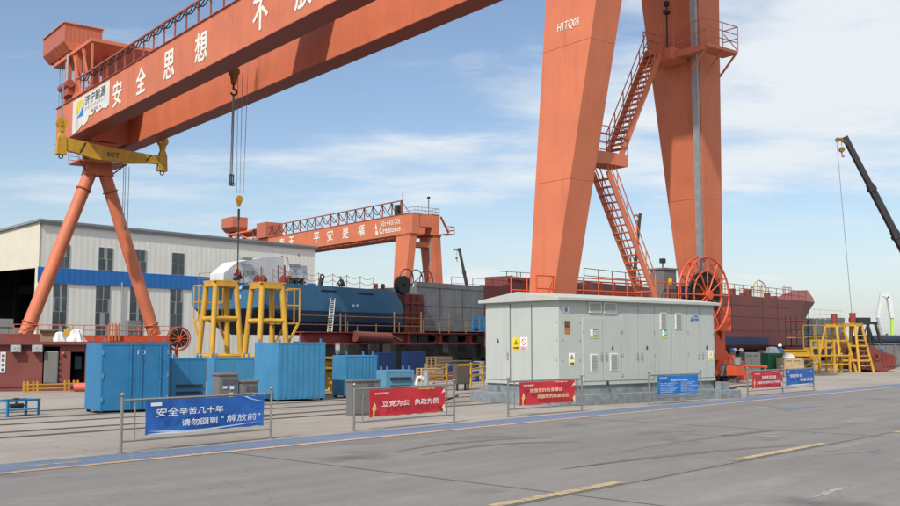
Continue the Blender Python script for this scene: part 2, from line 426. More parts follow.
# ---- top railing with festoon cable
AR = GF0+.08
mb = MB(); s = 14.0; k = 0
posts = []
while s < 60:
    mb.box(C(AR, s, 0), R, G, -.05, .05, -.05, .05, ZT, ZT+1.65); posts.append(s); s += 2.0
mb.box(O, R, G, AR-.07, AR+.07, 13.9, 60.1, ZT+1.65, ZT+1.77)
for i, (x, y) in enumerate(zip(posts, posts[1:])):
    pass
tr = mb.build('festoon_rail', 'crane_dark', crane)
mb = MB()
for x, y in zip(posts, posts[1:]):
    for ph in (.0, .6):
        pts = []
        for j in range(7):
            u = j/6; pts.append(C(AR-.1-.05*ph, x+ph+(y-x)*u, ZT+1.55-(.75+.25*math.sin(x*3.1))*4*u*(1-u)*(1-.3*ph)))
        mb.path(pts, .045, 5)
mb.build('festoon_cable', 'black', tr)
mb = MB()
for hh in (.5, 1.0):
    mb.tube(C(GF1-.1, 12, ZT+hh), C(GF1-.1, 61, ZT+hh), .022, n=6)
for k in range(25): mb.tube(C(GF1-.1, 12+k*2.04, ZT), C(GF1-.1, 12+k*2.04, ZT+1.0), .022, n=6)
mb.build('walkway_handrail', 'crane', crane)
# upper trolley part way along
mb = MB(); mb.box(O, R, G, GF0+.2, GR1-.2, 24.5, 28.1, ZT+.45, ZT+2.6)
for a in (.2, 5.7):
    for s in (24.9, 27.7): mb.tube(C(a-.2, s, ZT+.33), C(a+.2, s, ZT+.33), .28, n=12)
mb.build('trolley', 'crane', crane)
# lower trolley with machine house at the end
HA0, HA1, HS0, HS1 = -.3, 3.2, 64.6, 71.4
ztop, zb1 = 31.5, 29.8
mb = MB()
mb.box(O, R, G, HA0, HA1, HS0, HS1, zb1, ztop)
hs = mb.build('machine_house', mat('machine_house_sheet', (.42, .115, .062), .5, 0, .08, .5, corr=(R.x*2.2, R.y*2.2, 0), corr_d=.5), crane)
mb = MB(); mb.box(O, R, G, HA0-.12, HA1+.12, HS0-.12, HS1+.12, ztop, ztop+.1)
mb.build('roof', 'crane', hs)
mb = MB()
q0 = [(HA0, HS0), (HA1, HS0), (HA1, HS1), (HA0, HS1)]
q1 = [(HA0+.55, HS0+.1), (HA1, HS0+.1), (HA1, HS1-.2), (HA0+.55, HS1-.2)]
mb.hexa([C(a, s, 29.05) for a, s in q1]+[C(a, s, zb1) for a, s in q0])
mb.build('floor_tray', 'crane', hs)
mb = MB()
for k in range(6):
    s = HS0+.4+k*1.1; mb.hexa([C(HA0+.50, s, 28.9), C(HA1, s, 28.9), C(HA1, s+.15, 28.9), C(HA0+.50, s+.15, 28.9), C(HA0-.06, s, zb1-.06), C(HA1, s, zb1-.06), C(HA1, s+.15, zb1-.06), C(HA0-.06, s+.15, zb1-.06)])
mb.build('floor_rib', 'crane_dark', hs)
mb = MB()
for a in (.3, 2.8):
    for s in (62.2, 65.0): mb.box(C(a, s, 0), R, G, -.24, .24, -.28, .28, 24.1, 28.3)
mb.box(O, R, G, -.1, 5.9, 57.5, 68.5, 28.1, 28.4); mb.box(O, R, G, -.1, 5.9, 57.5, 65.4, 23.75, 24.15)
for s in (58, 60.5): mb.bar(C(.05, s, 24.1), C(.05, s+2.3, 28.2), .14, .14)
for s in (57.7, 59.8): mb.box(C(.1, s, 0), R, G, -.08, .08, -.08, .08, 24.1, 28.2)
mb.build('trolley_frame', 'crane', crane)
mb = MB(); mb.box(C(-.1, 63.2, 0), R, G, -.45, .5, -1.0, 1.1, 24.2, 25.1); mb.build('winch_base', 'crane_dark', crane)
mb = MB(); mb.tube(C(-.4, 62.0, 25.2), C(-.4, 64.6, 25.2), .38, n=14); mb.build('winch_drum', 'crane_dark', crane)
mb = MB(); mb.tube(C(-.2, 63.6, 25.1), C(-.2, 63.6, 28.3), .12, n=12); mb.build('conduit', 'galv', crane)
mb = MB()
for hh in (.4, .8, 1.2): mb.path([C(3.4, 64.4, 28.4+hh), C(5.9, 64.4, 28.4+hh), C(5.9, 57.5, 28.4+hh)], .025)
for s in (64.4, 62, 60, 58): mb.tube(C(5.9, s, 28.4), C(5.9, s, 29.6), .025)
for a in (3.4, 4.6): mb.tube(C(a, 64.4, 28.4), C(a, 64.4, 29.6), .025)
mb.build('trolley_handrail', 'frame', crane)
mb = MB()
for s in (66.2, 67.2, 68.0): mb.tube(C(.4, s, 22.0), C(.4, s, 28.4), .03, n=5)
mb.build('hoist_rope', 'cable', crane)
# ---- flexible leg
SF = 63.2; AM = 2.7
def FC(a, z): return C(AM+a, SF, z)
mb = MB(); mb.taper(FC(0, 18.4), FC(0, ZB), R, G, (.95, .9), (1.4, 1.4)); mb.taper(FC(0, 17.2), FC(0, 18.4), R, G, (1.3, .7), (.95, .7))
fh = mb.build('hinge_head', 'crane', crane)
landing(FC(0, 18.35), -2.2, 2.2, -1.6, 1.6, .14, 'NK', 'landing')
mb = MB()
for a in (-2.0, 2.0): mb.bar(FC(a, 18.2)-G*1.3, FC(a*.5, 17.2)-G*.4, .1, .1)
mb.bar(C(.8, 61, ZB), FC(-1.5, 18.4)-G*1.2, .5, .1); mb.build('access_ladder', 'crane_dark', crane)
for a in (-1, 1):
    mb = MB(); mb.tube(FC(a*.72, 17.3), FC(a*5.85, 2.5), .58, .60, n=20)
    tl = mb.build('tube_leg', 'crane', crane, smooth=True)
    mb = MB()
    ax = (FC(a*5.85, 2.5)-FC(a*.72, 17.3)).normalized(); A1 = ax.orthogonal().normalized(); B1 = ax.cross(A1)
    for u in (.10, .93): mb.ring(FC(a*.72, 17.3).lerp(FC(a*5.85, 2.5), u), A1, B1, .62, .09, 24)
    mb.build('flange_ring', 'crane_dark', tl)
mb = MB(); mb.box(C(AM, SF, 0), R, G, -7.3, 7.3, -.7, .7, 1.7, 2.5)
mb.build('sill_beam', 'crane_bright', crane)
for a in (-5.6, 5.6):
    mb = MB(); mb.taper(FC(a, .5), FC(a, 1.7), R, G, (1.7, .35), (.8, .5))
    bg = mb.build('bogie', 'crane_bright', crane)
    for q in (-1.2, -.4, .4, 1.2):
        w = MB(); w.tube(FC(a+q, .35)-G*.2, FC(a+q, .35)+G*.2, .35, n=14); w.build('wheel', 'dark', bg)
mb = MB()
for s in (-.72,):
    for hh in (.45, .9): mb.tube(FC(-7, 2.5+hh)+G*s, FC(7, 2.5+hh)+G*s, .035, n=5)
    for k in range(15): mb.tube(FC(-7+k, 2.4)+G*s, FC(-7+k, 3.4)+G*s, .035, n=5)
for k in range(4): mb.box(FC(1.2+k*.3, 0)-G*.9, R, G, -.07, .07, -.05, .05, 2.0, 3.6)
mb.build('sill_handrail', 'crane', crane)
mb = MB(); mb.box(FC(3.7, 0)-G*.1, R, G, -.6, .6, -.4, .4, 2.5, 3.9); mb.build('electrical_box', 'grey_steel', crane)
RC2 = FC(8.0, 2.2)-G*.6
mb = MB(); mb.disc(RC2, R, UP, .3, .85, .35, 24); rl = mb.build('cable_reel', 'black', crane)
mb = MB(); mb.ring(RC2-G*.2, R, UP, 1.1, .06, 32); mb.ring(RC2+G*.2, R, UP, 1.1, .06, 32); mb.build('rim', 'crane_dark', rl)
for k in range(10):
    t = 2*math.pi*k/10; d = R*math.cos(t)+UP*math.sin(t); w = MB(); w.tube(RC2-G*.2, RC2-G*.2+d*1.1, .045, n=5); w.build('spoke', 'crane_bright', rl)
mb = MB(); mb.tube(RC2-G*.3, RC2+G*.8, .18, n=10); mb.tube(RC2+G*.5, V((RC2.x, RC2.y, .2))+G*.5, .15); mb.build('hub', 'crane_bright', rl)
mb = MB()
for o in (0, .18, .5): mb.tube(FC(2.0+o, 18.2)-G*1.2, FC(2.0+o, 12.3)-G*1.2, .03, n=5)
mb.tube(FC(2.3, 12.6)-G*1.2, FC(2.3, 12.2)-G*1.2, .12); mb.build('hanging_rope', 'cable', crane)
# ---- hook block between the girders with slings
HP = onp(234, 76, C(0, 34.9, 0), G)
hk = MB()
hk.disc(HP+UP*.3, R, UP, .08, .36, .36, 18); hk.taper(HP-UP*.6, HP+UP*.35, R, G, (.12, .18), (.24, .22))
hb = hk.build('hook_block', 'block_house', crane, smooth=False)
mb = MB(); pts = [HP+UP*-.55]
for k in range(9):
    t = math.radians(100-k*33); pts.append(HP+UP*-1.15+R*.22*math.cos(t)+UP*.22*math.sin(t))
mb.path(pts, .075, 8); mb.build('hook', 'dark', hb)
mb = MB()
for a in (-.35, -.1, .15, .4): mb.tube(HP+R*a+UP*.5, V((HP.x, HP.y, ZT+.6))+R*a, .03, n=5)
mb.build('hoist_rope', 'cable', crane)
# small auxiliary hook with its load line
ap = onp(239, 199, C(0, 34.9, 0), G)
mb = MB()
for o in (-.3, .1, .55): mb.tube(ap+R*o*.6+UP*.4, V((ap.x, ap.y, ZT+.6))+R*o, .022, n=5)
mb.build('hoist_rope', 'cable', crane)
mb = MB(); mb.disc(ap, R, UP, .04, .25, .24, 16); mb.taper(ap-UP*.55, ap-UP*.12, R, G, (.07, .07), (.2, .14)); ah = mb.build('hook_block', 'yellow_old', crane)
mb = MB(); mb.tube(ap-UP*.7, V((ap.x, ap.y, 6.3)), .05, n=6); mb.tube(ap-UP*1.5, ap-UP*.7, .09, n=6); mb.build('load_line', 'dark', ah)
# slings hung on the big hook
sl = thing('wire_sling', 'grey wire slings with shackles hanging in a bundle from the hook between the girders', 'lifting sling', HP-UP*9.6)
mb = MB(); ez = zat(HP, 194)
for k, o in enumerate((-.22, -.08, .1, .22)):
    mb.tube(HP+UP*-1.3+R*o*.3, V((HP.x, HP.y, ez+1.3))+R*o*.7+G*.1*k, .028, n=6)
mb.build('rope', 'cable', sl)
for o in (-.22, -.05, .14):
    mb = MB(); c = V((HP.x, HP.y, ez+.7))+R*o*.7; mb.ring(c, R, UP, .11, .035, 14); mb.tube(c+UP*.1, c+UP*.7, .05); mb.build('shackle', 'dark', sl)
# ---- yellow lifting beam hung outside the girders
S_B = 58.3
lb = thing('lifting_beam', 'long yellow lifting beam slung level under the end of the near crane girders', 'lifting beam', C(2.4, S_B, 17.3))
def LB(a, z): return C(a-1.85, S_B, z-.55)
mb = MB()
poly = [LB(-.2, 18.9), LB(.9, 18.75), LB(2.6, 18.35), LB(5.8, 18.35), LB(7.5, 18.55), LB(8.6, 18.6), LB(8.6, 19.3), LB(7.6, 19.35), LB(4.5, 19.5), LB(1.2, 19.85), LB(-.2, 20.0)]
mb.prism([p-G*.22 for p in poly], G*.44)
bm_ = mb.build('beam', 'yellow_old', lb, bevel=.02)
for a, z in ((-.25, 19.45), (8.75, 18.95)):
    mb = MB(); mb.taper(LB(a, z-1.0), LB(a, z+.45), R, G, (.42, .30), (.36, .28)); mb.taper(LB(a, z+.45), LB(a, z+1.1), R, G, (.36, .28), (.12, .2))
    mb.build('end_plate', 'yellow_old', lb, bevel=.02)
    mb = MB(); c = LB(a, z-1.15); mb.ring(c, R, UP, .17, .05, 14); mb.tube(c+UP*.15, c+UP*.3, .08); mb.build('shackle', 'dark', lb)
    mb = MB(); c = LB(a, z+1.75)
    for o in (-.2, .2): mb.disc(c+G*o, R, UP, .12, .46, .12, 20)
    mb.taper(c-UP*.75, c-UP*.2, R, G, (.18, .26), (.3, .26))
    h2 = mb.build('hook_block', 'yellow_old', crane)
    mb = MB()
    mb.path([c-UP*.7, c-UP*1.0, c-UP*1.15+R*.18, c-UP*1.0+R*.3], .08); mb.build('hook', 'dark', h2)
    mb = MB()
    for o in (-.25, 0, .25): mb.tube(c+R*o*.5+G*o, V((c.x, c.y, ZT+.7))+R*o*.5+G*o, .025, n=5)
    mb.build('hoist_rope', 'cable', crane)
mb = MB()
for a in (1.3, 7.2):
    mb.bar(LB(a, 18.75)-G*.225, LB(a+.45, 19.7 if a < 3 else 19.32)-G*.225, .16, .012, V((R.x, R.y, 0)))
mb.build('stripe', 'dark', bm_)
mb = MB(); text_into(mb, '80T', LB(3.6, 18.72)-G*.235, R, 1.15, .42, .02); mb.build('lettering', 'dark_ink', bm_)
# ---- writing on the crane
front = GF0
def gtext(mb, ch, sc, zc, w, h, bold): text_into(mb, ch, C(front-.03, sc+w/2, zc-h/2), -G, w, h, bold)
for ch, s in zip('安全思想不放松', (49.2, 44.1, 38.7, 33.2, 24.6, 19.4, 14.4)):
    mb = MB(); gtext(mb, ch, s, 21.7, 1.9, 2.0, .04); mb.build('lettering', 'white_paint', crane)
mb = MB()     # sign panel with a torn lower edge
P = lambda s, z: C(front-.02, s-.9, z-.6)
low = [(61.3, 20.75), (59.6, 20.9), (58.6, 21.25), (58.2, 21.05), (57.2, 21.3), (56.9, 21.75), (56.0, 21.6), (55.3, 21.95), (54.8, 21.55), (53.6, 21.75), (52.5, 21.55), (51.9, 21.75)]
hi = [(51.9, 23.75), (61.3, 23.75)]
mb.prism([P(s, z) for s, z in low+hi], -R*.03)
sg = mb.build('sign_panel', 'sign_white', crane)
Q = lambda s, z: C(front-.06, s-.9, z-.6)
mb = MB(); mb.add([Q(60.2, 23.5), Q(60.2, 22.3), Q(59.5, 22.5), Q(58.9, 22.95), Q(58.55, 23.5)], [(0, 1, 2, 3, 4)]); mb.build('logo_mark', 'sign_yellow', sg)
mb = MB(); mb.add([Q(58.3, 23.3), Q(58.6, 22.85), Q(59.2, 22.35), Q(60.1, 22.0), Q(58.3, 22.0)], [(0, 1, 2, 3, 4)]); mb.build('logo_mark', 'banner_sky', sg)
mb = MB(); text_into(mb, '济宁能源', Q(58.0, 22.75), -G, 5.2, .85, .03); mb.build('lettering', 'dark_ink', sg)
mb = MB(); text_into(mb, 'JINING ENERGY', Q(58.0, 22.25), -G, 5.0, .36, .0); mb.build('lettering', 'grey_ink', sg)
mb = MB(); text_into(mb, '620 t', Q(56.2, 21.9), -G, 2.4, .26, .01); mb.build('lettering', 'dark_ink', sg)
def fA(b, z): return legA(z)-R*(.60+.0085*(z-3.5)+.02)+G*(gw(z)*b)
mb = MB(); za = 14.2; text_into(mb, 'H1TQ03', fA(.42, za), -G, 1.2, .40, .012, Z=(fA(.42, za+1)-fA(.42, za)).normalized())
mb.build('lettering', 'white_paint', crane)
# ================================================================ GROUND
def struct(mb, name, m): 
    o = mb.build(name, m); o['kind'] = 'structure'; return o
def ground_mat(name, c, var, joint=None, streaks=0., dirn=F, seed=0., worn=None):
    m = bpy.data.materials.new(name); m.use_nodes = True
    nt = m.node_tree; nd = nt.nodes; lk = nt.links; b = nd['Principled BSDF']
    b.inputs['Roughness'].default_value = .8; b.inputs['Specular IOR Level'].default_value = .3
    tc = nd.new('ShaderNodeTexCoord')
    rot = nd.new('ShaderNodeMapping'); rot.inputs['Rotation'].default_value = (0, 0, -math.atan2(dirn.y, dirn.x)); rot.inputs['Location'].default_value = (seed, seed*.7, 0)
    lk.new(tc.outputs['Object'], rot.inputs['Vector'])
    def noise(scale, vec, det=6, rough=.6):
        n = nd.new('ShaderNodeTexNoise'); n.inputs['Scale'].default_value = scale; n.inputs['Detail'].default_value = det; n.inputs['Roughness'].default_value = rough
        lk.new(vec, n.inputs['Vector']); return n.outputs['Fac']
    def ramp(s, p0, p1, a=0., b_=1.):
        r = nd.new('ShaderNodeMapRange'); r.inputs['From Min'].default_value = p0; r.inputs['From Max'].default_value = p1; r.inputs['To Min'].default_value = a; r.inputs['To Max'].default_value = b_
        lk.new(s, r.inputs['Value']); return r.outputs[0]
    def mul(a, b_):
        n = nd.new('ShaderNodeMath'); n.operation = 'MULTIPLY'; lk.new(a, n.inputs[0])
        if isinstance(b_, float): n.inputs[1].default_value = b_
        else: lk.new(b_, n.inputs[1])
        return n.outputs[0]
    k = mul(ramp(noise(.09, rot.outputs[0], 5), .3, .7, 1-var, 1+var), ramp(noise(1.1, rot.outputs[0], 8, .7), .3, .7, 1-var*.45, 1+var*.45))
    k = mul(k, ramp(noise(38., rot.outputs[0], 3, .7), .3, .7, 1-var*.6, 1+var*.6))
    k = mul(k, ramp(noise(7., rot.outputs[0], 5, .75), .3, .7, 1-var*.5, 1+var*.5))
    if not worn:      # hairline cracks
        wn = nd.new('ShaderNodeTexNoise'); wn.inputs['Scale'].default_value = .8; wn.inputs['Detail'].default_value = 5; lk.new(rot.outputs[0], wn.inputs['Vector'])
        wa = nd.new('ShaderNodeVectorMath'); wa.operation = 'MULTIPLY_ADD'; wa.inputs[1].default_value = (2.2, 2.2, 0); lk.new(wn.outputs['Color'], wa.inputs[0]); lk.new(rot.outputs[0], wa.inputs[2])
        vo = nd.new('ShaderNodeTexVoronoi'); vo.feature = 'DISTANCE_TO_EDGE'; vo.inputs['Scale'].default_value = .17; lk.new(wa.outputs[0], vo.inputs['Vector'])
        k = mul(k, ramp(vo.outputs['Distance'], .001, .003, .78, 1.))
    st = nd.new('ShaderNodeMapping'); st.inputs['Scale'].default_value = (.05, 1.1, 1); lk.new(rot.outputs[0], st.inputs['Vector'])
    k = mul(k, ramp(noise(1.0, st.outputs[0], 6, .65), .35, .7, 1+streaks*.5, 1-streaks))      # tyre wear along the road
    st2 = nd.new('ShaderNodeMapping'); st2.inputs['Scale'].default_value = (.22, .9, 1); st2.inputs['Rotation'].default_value = (0, 0, .5); lk.new(rot.outputs[0], st2.inputs['Vector'])
    k2 = ramp(noise(.8, st2.outputs[0], 9, .72), .55, .72, 0., streaks*2.2)                          # pale scuffs
    spot = ramp(noise(.45, rot.outputs[0], 4, .5), .60, .74, 0., .38)                              # oil stains
    inv = nd.new('ShaderNodeMath'); inv.operation = 'SUBTRACT'; inv.inputs[0].default_value = 1; lk.new(spot, inv.inputs[1])
    k = mul(k, inv.outputs[0])
    ad = nd.new('ShaderNodeMath'); ad.operation = 'ADD'; lk.new(k, ad.inputs[0]); lk.new(k2, ad.inputs[1]); k = ad.outputs[0]
    if joint:
        br = nd.new('ShaderNodeTexBrick'); br.offset = 0; br.inputs['Scale'].default_value = 1.0; br.inputs['Mortar Size'].default_value = .012
        br.inputs['Brick Width'].default_value = joint[0]; br.inputs['Row Height'].default_value = joint[1]; br.inputs['Mortar Smooth'].default_value = .2
        lk.new(rot.outputs[0], br.inputs['Vector'])
        k = mul(k, ramp(br.outputs['Fac'], 0, 1, 1., .55))
    mx = nd.new('ShaderNodeVectorMath'); mx.operation = 'SCALE'; mx.inputs[0].default_value = c; lk.new(k, mx.inputs['Scale'])
    if worn:          # paint chipped and rubbed through to the concrete
        wm = nd.new('ShaderNodeMixRGB'); wm.inputs[2].default_value = (*worn, 1); lk.new(mx.outputs[0], wm.inputs[1])
        w1 = ramp(noise(6., rot.outputs[0], 8, .75), .50, .58, 0., .85); lk.new(w1, wm.inputs[0]); lk.new(wm.outputs[0], b.inputs['Base Color'])
    else: lk.new(mx.outputs[0], b.inputs['Base Color'])
    bp = nd.new('ShaderNodeBump'); bp.inputs['Strength'].default_value = .25; bp.inputs['Distance'].default_value = .01
    lk.new(noise(30., rot.outputs[0], 4, .7), bp.inputs['Height']); lk.new(bp.outputs[0], b.inputs['Normal'])
    return m
M['apron'] = ground_mat('apron_concrete', (.285, .255, .22), .18, (6.5, 5.2), .10)
M['road'] = ground_mat('road_concrete', (.182, .173, .163), .12, None, .14, seed=13.)
M['stripe'] = ground_mat('blue_walkway_paint', (.11, .16, .255), .13, None, .18, seed=3., worn=(.19, .185, .19))
M['oline'] = ground_mat('orange_line_paint', (.52, .34, .19), .12, None, .3, seed=5., worn=(.24, .21, .18))
M['yline'] = ground_mat('yellow_line_paint', (.40, .30, .16), .12, None, .25, seed=9., worn=(.18, .165, .15))
M['joint'] = ground_mat('joint_filler', (.10, .095, .09), .2)
def strip(p, t0, t1, w0, w1, z, mb, D=F, Dp=FP):
    p = V((p.x, p.y, z)); mb.quad(p+D*t0+Dp*w0, p+D*t1+Dp*w0, p+D*t1+Dp*w1, p+D*t0+Dp*w1)
mb = MB(); mb.quad(V((-1500, -60, 0)), V((1500, -60, 0)), V((1500, 2500, 0)), V((-1500, 2500, 0))); struct(mb, 'concrete_ground', 'apron')
q = gnd(0, 474.3); z1 = .0035
mb = MB(); strip(q, -60, 400, -60, .0, z1, mb); struct(mb, 'road', 'road')
wst = (gnd(0, 464.8)-q).dot(FP)
mb = MB(); strip(q, -60, 130, .02, wst, .007, mb); struct(mb, 'blue_walkway', 'stripe')
mb = MB(); strip(q, -60, 130, -.07, .10, .0105, mb); struct(mb, 'edge_line', 'oline')
mb = MB()
qa = gnd(620, 483)
strip(qa, -60, 300, -.14, -.10, .007, mb); struct(mb, 'road_joint', 'joint')
for (x0, y0, x1, y1) in ((492, 507, 620, 483), (733, 461, 830, 444.3), (896.5, 433, 975, 419)):
    a = gnd(x0, y0); b = gnd(x1, y1); L = (b-a).dot(F); mb = MB()
    strip(a, 0, L, -.085, .085, .0105, mb); struct(mb, 'lane_dash', 'yline')
mb = MB()
for px, py in ((300, 462), (735, 428), (-60, 520)):
    a = gnd(px, py); w = (a-qa).dot(FP)
    strip(a, 0, .03, -w-.1, max(0.1, (q-a).dot(FP)), .0072, mb)
    strip(a, 0, .03, -w-14, -w-.16, .0072, mb)
struct(mb, 'cross_joint', 'joint')
for (x0, y0, x1) in ((20, 467.6, 48), (54, 464.6, 82)):
    a = gnd(x0, y0); b = gnd(x1, y0-(x1-x0)*.09); mb = MB(); strip(a, 0, (b-a).dot(F), -.05, .07, .0105, mb); struct(mb, 'walkway_dash', 'yline')
M['yard'] = ground_mat('shade_dark_concrete', (.085, .075, .068), .35, None, .15, seed=21.)  # concrete colour darkened to paint in the shade below ships and crane
mb = MB()
mb.add([V((-400, 43, .004)), V((.0, 47, .004)), V((8.0, 52, .004)), V((15, 66, .004)), V((33, 74, .004)), V((60, 150, .004)), V((-400, 700, .004))], [tuple(range(7))]); struct(mb, 'yard_shade_ground', 'yard')  # added dark sheet: deepens shade under hulls, cuts bounce onto girder undersides
M['tyre'] = ground_mat('tyre_mark', (.138, .131, .122), .25, None, .3, seed=31.)
for pts in (((395, 452), (440, 444.5), (500, 439.5), (560, 438)), ((420, 455.5), (470, 447), (525, 443), (590, 442)), ((560, 470), (640, 459), (740, 449), (840, 443)), ((620, 452), (690, 440), (770, 431), (850, 427))):
    q_ = [gnd(*p) for p in pts]; cc = []
    for i in range(3):
        for j in range(8): cc.append(q_[i].lerp(q_[i+1], j/8))
    for _ in range(4): cc = [cc[0]]+[(cc[i-1]+cc[i]*2+cc[i+1])/4 for i in range(1, len(cc)-1)]+[cc[-1]]
    mb = MB(); vs = []
    for i, p in enumerate(cc):
        d_ = (cc[min(i+1, len(cc)-1)]-cc[max(i-1, 0)]).normalized(); n_ = V((-d_.y, d_.x, 0)); w_ = .10*math.sin(math.pi*(i+.3)/len(cc))
        vs += [p-n_*w_+UP*.007, p+n_*w_+UP*.007]
    mb.add(vs, [(2*i, 2*i+2, 2*i+3, 2*i+1) for i in range(len(cc)-1)]); struct(mb, 'road_tyre_mark', 'tyre')
M['scuff'] = ground_mat('pale_scuff', (.25, .255, .25), .3, None, .3, seed=41., worn=(.175, .167, .155))
for x0, y0, x1, y1, w_ in ((755, 438, 790, 436.5, .28), (762, 440.2, 778, 439.6, .16), (802, 434.2, 816, 433.5, .1), (842, 423.2, 858, 424.2, .07), (868, 424.5, 884, 424.6, .06), (682, 434, 745, 436.5, .06), (640, 433, 700, 431.5, .05), (806, 500, 850, 486, .09), (830, 455, 880, 449.5, .12), (815, 452, 842, 450.5, .05)):
    a = gnd(x0, y0); b = gnd(x1, y1); d_ = (b-a); n_ = V((-d_.y, d_.x, 0)).normalized(); rn = random.Random(int(x0)); mb = MB(); vs = []
    for i in range(15):
        u = i/14; e = w_*math.sin(math.pi*(u*.96+.02)); p = a+d_*u+UP*.007; vs += [p-n_*e*rn.uniform(.3, 1), p+n_*e*rn.uniform(.3, 1)]
    mb.add(vs, [(2*i, 2*i+2, 2*i+3, 2*i+1) for i in range(14)]); struct(mb, 'road_scuff', 'scuff')
a = gnd(790, 410.3); mb = MB(); strip(a, 0, 2.2, 0, .35, .007, mb); struct(mb, 'faded_road_mark', 'stripe')
M['rail'] = mat('worn_rail_steel', (.17, .15, .13), .55, .3, .2, 3)
for y in (438.5, 433.2, 425.5, 420.0, 413.5):
    a = gnd(0, y); mb = MB(); L = 36 if y > 415 else 60
    for w0, w1, zz in ((-.075, .075, .004),): strip(a, -30, L, w0, w1, zz, mb)
    mb.box(a, F, FP, -30, L, -.022, .022, .0, .022)
    struct(mb, 'ground_rail', 'rail')
# ================================================================ FENCES WITH BANNERS
FENCES = 'banner fences along the blue walkway'
def fence(L, Rr, h, bal, panel, label, bmat, draw, d0=None, shared=False, bz=(.26, .93)):
    a = gnd(*L); b = gnd(*Rr)
    D = (b-a); ln = D.length; D.normalize(); nrm = V((D.y, -D.x, 0))    # towards the road
    t = thing('banner_fence', label, 'fence', a, FENCES)
    for k, c in enumerate((a, b)):
        if shared and k == 0: continue
        mb = MB(); mb.tube(c, c+UP*(h-.07), .025, n=14); mb.tube(c, c+UP*.012, .06, n=14)
        po = mb.build('post', 'steel', t, smooth=True)
        mb = MB(); mb.ball(c+UP*(h-.035), .036, 12, 8); mb.tube(c+UP*(h-.085), c+UP*(h-.07), .032, n=12); mb.build('finial', 'steel', po, smooth=True)
    mb = MB(); mb.tube(a+UP*(h-.13), b+UP*(h-.13), .022, n=10); mb.build('top_rail', 'steel', t, smooth=True)
    mb = MB(); mb.tube(a+UP*.185, b+UP*.185, .017, n=10); mb.build('bottom_rail', 'steel', t, smooth=True)
    for px in bal:
        s = ext(a, D, px); mb = MB(); mb.tube(a+D*s+UP*.19, a+D*s+UP*(h-.13), .011, n=8); mb.build('baluster', 'steel', t, smooth=True)
    s0, s1 = ext(a, D, panel[0]), ext(a, D, panel[1])
    z0, z1 = bz[0], h-.155
    mb = MB()
    # slightly slack sheet
    n = 14; vs = []; fs = []
    for i in range(n+1):
        for j in range(5):
            u = i/n; w = j/4
            bow = .035+.016*math.sin(u*9+ln)*math.sin(w*3.1)+.009*math.sin(u*23+w*5)
            sag = .022*math.sin(u*math.pi*6)**2*(1-w)
            vs.append(a+D*(s0+(s1-s0)*u)+nrm*bow+UP*(z0+sag+(z1-z0)*w))
    m = len(vs); vs += [p-nrm*.006 for p in vs]
    for i in range(n):
        for j in range(4):
            k = i*5+j; fs.append((k, k+5, k+6, k+1)); fs.append((m+k+1, m+k+6, m+k+5, m+k))
    for i in range(n): fs += [(i*5, m+i*5, m+i*5+5, i*5+5), (i*5+4, i*5+9, m+i*5+9, m+i*5+4)]
    fs += [(j, j+1, m+j+1, m+j) for j in range(4)]+[(n*5+j, m+n*5+j, m+n*5+j+1, n*5+j+1) for j in range(4)]
    mb.add(vs, fs)
    pn = mb.build('banner', bmat, t, smooth=True)
    wd, hh = s1-s0, z1-z0
    def at(u, v): return a+D*(s0+wd*u)+nrm*.068+UP*(z0+hh*v)
    draw(pn, at, D, wd, hh)
    return t
def txt(pn, m, items, at, D, wd, hh):
    for s, u, v, w, h, bold, sl in items:
        mb = MB(); text_into(mb, s, at(u, v), D, w*wd, h*hh, bold, slant=sl); mb.build('lettering', m, pn)
def poly(pn, name, m, at, pts, dz=0):
    mb = MB(); mb.add([at(u, v) for u, v in pts], [tuple(range(len(pts)))]); mb.build(name, m, pn)
def swoosh(pn, m, at, pts, w):
    mb = MB(); n = len(pts); vs = []
    for i, (u, v) in enumerate(pts):
        k = math.sin(math.pi*i/(n-1))*w; vs += [at(u, v-k), at(u, v+k)]
    mb.add(vs, [(2*i, 2*i+2, 2*i+3, 2*i+1) for i in range(n-1)]); mb.build('wave_graphic', m, pn)
def candle(pn, at):
    poly(pn, 'torch_graphic', 'gold', at, [(.028, .03), (.05, .03), (.052, .22), (.075, .3), (.075, .37), (.02, .37), (.02, .3), (.03, .22)])
    poly(pn, 'torch_flame', 'cream_ink', at, [(.03, .38), (.068, .38), (.06, .47), (.045, .55), (.042, .46)])
def birds(pn, at):
    poly(pn, 'dove_graphic', 'white_ink', at, [(.93, .78), (.955, .84), (.965, .93), (.975, .86), (.985, .80), (.965, .80), (.955, .76)])
    poly(pn, 'dove_graphic', 'white_ink', at, [(.915, .72), (.93, .74), (.928, .69)])
    poly(pn, 'figure_graphic', 'cream_ink', at, [(.955, .03), (.985, .03), (.98, .25), (.97, .33), (.955, .28), (.94, .2), (.95, .12)])
    poly(pn, 'figure_graphic', 'dark_ink', at, [(.92, .03), (.95, .03), (.955, .12), (.94, .16), (.925, .1)])
    poly(pn, 'ribbon_graphic', 'gold', at, [(.60, .975), (.85, .975), (.82, .93), (.78, .955), (.74, .92), (.70, .95), (.64, .94)])
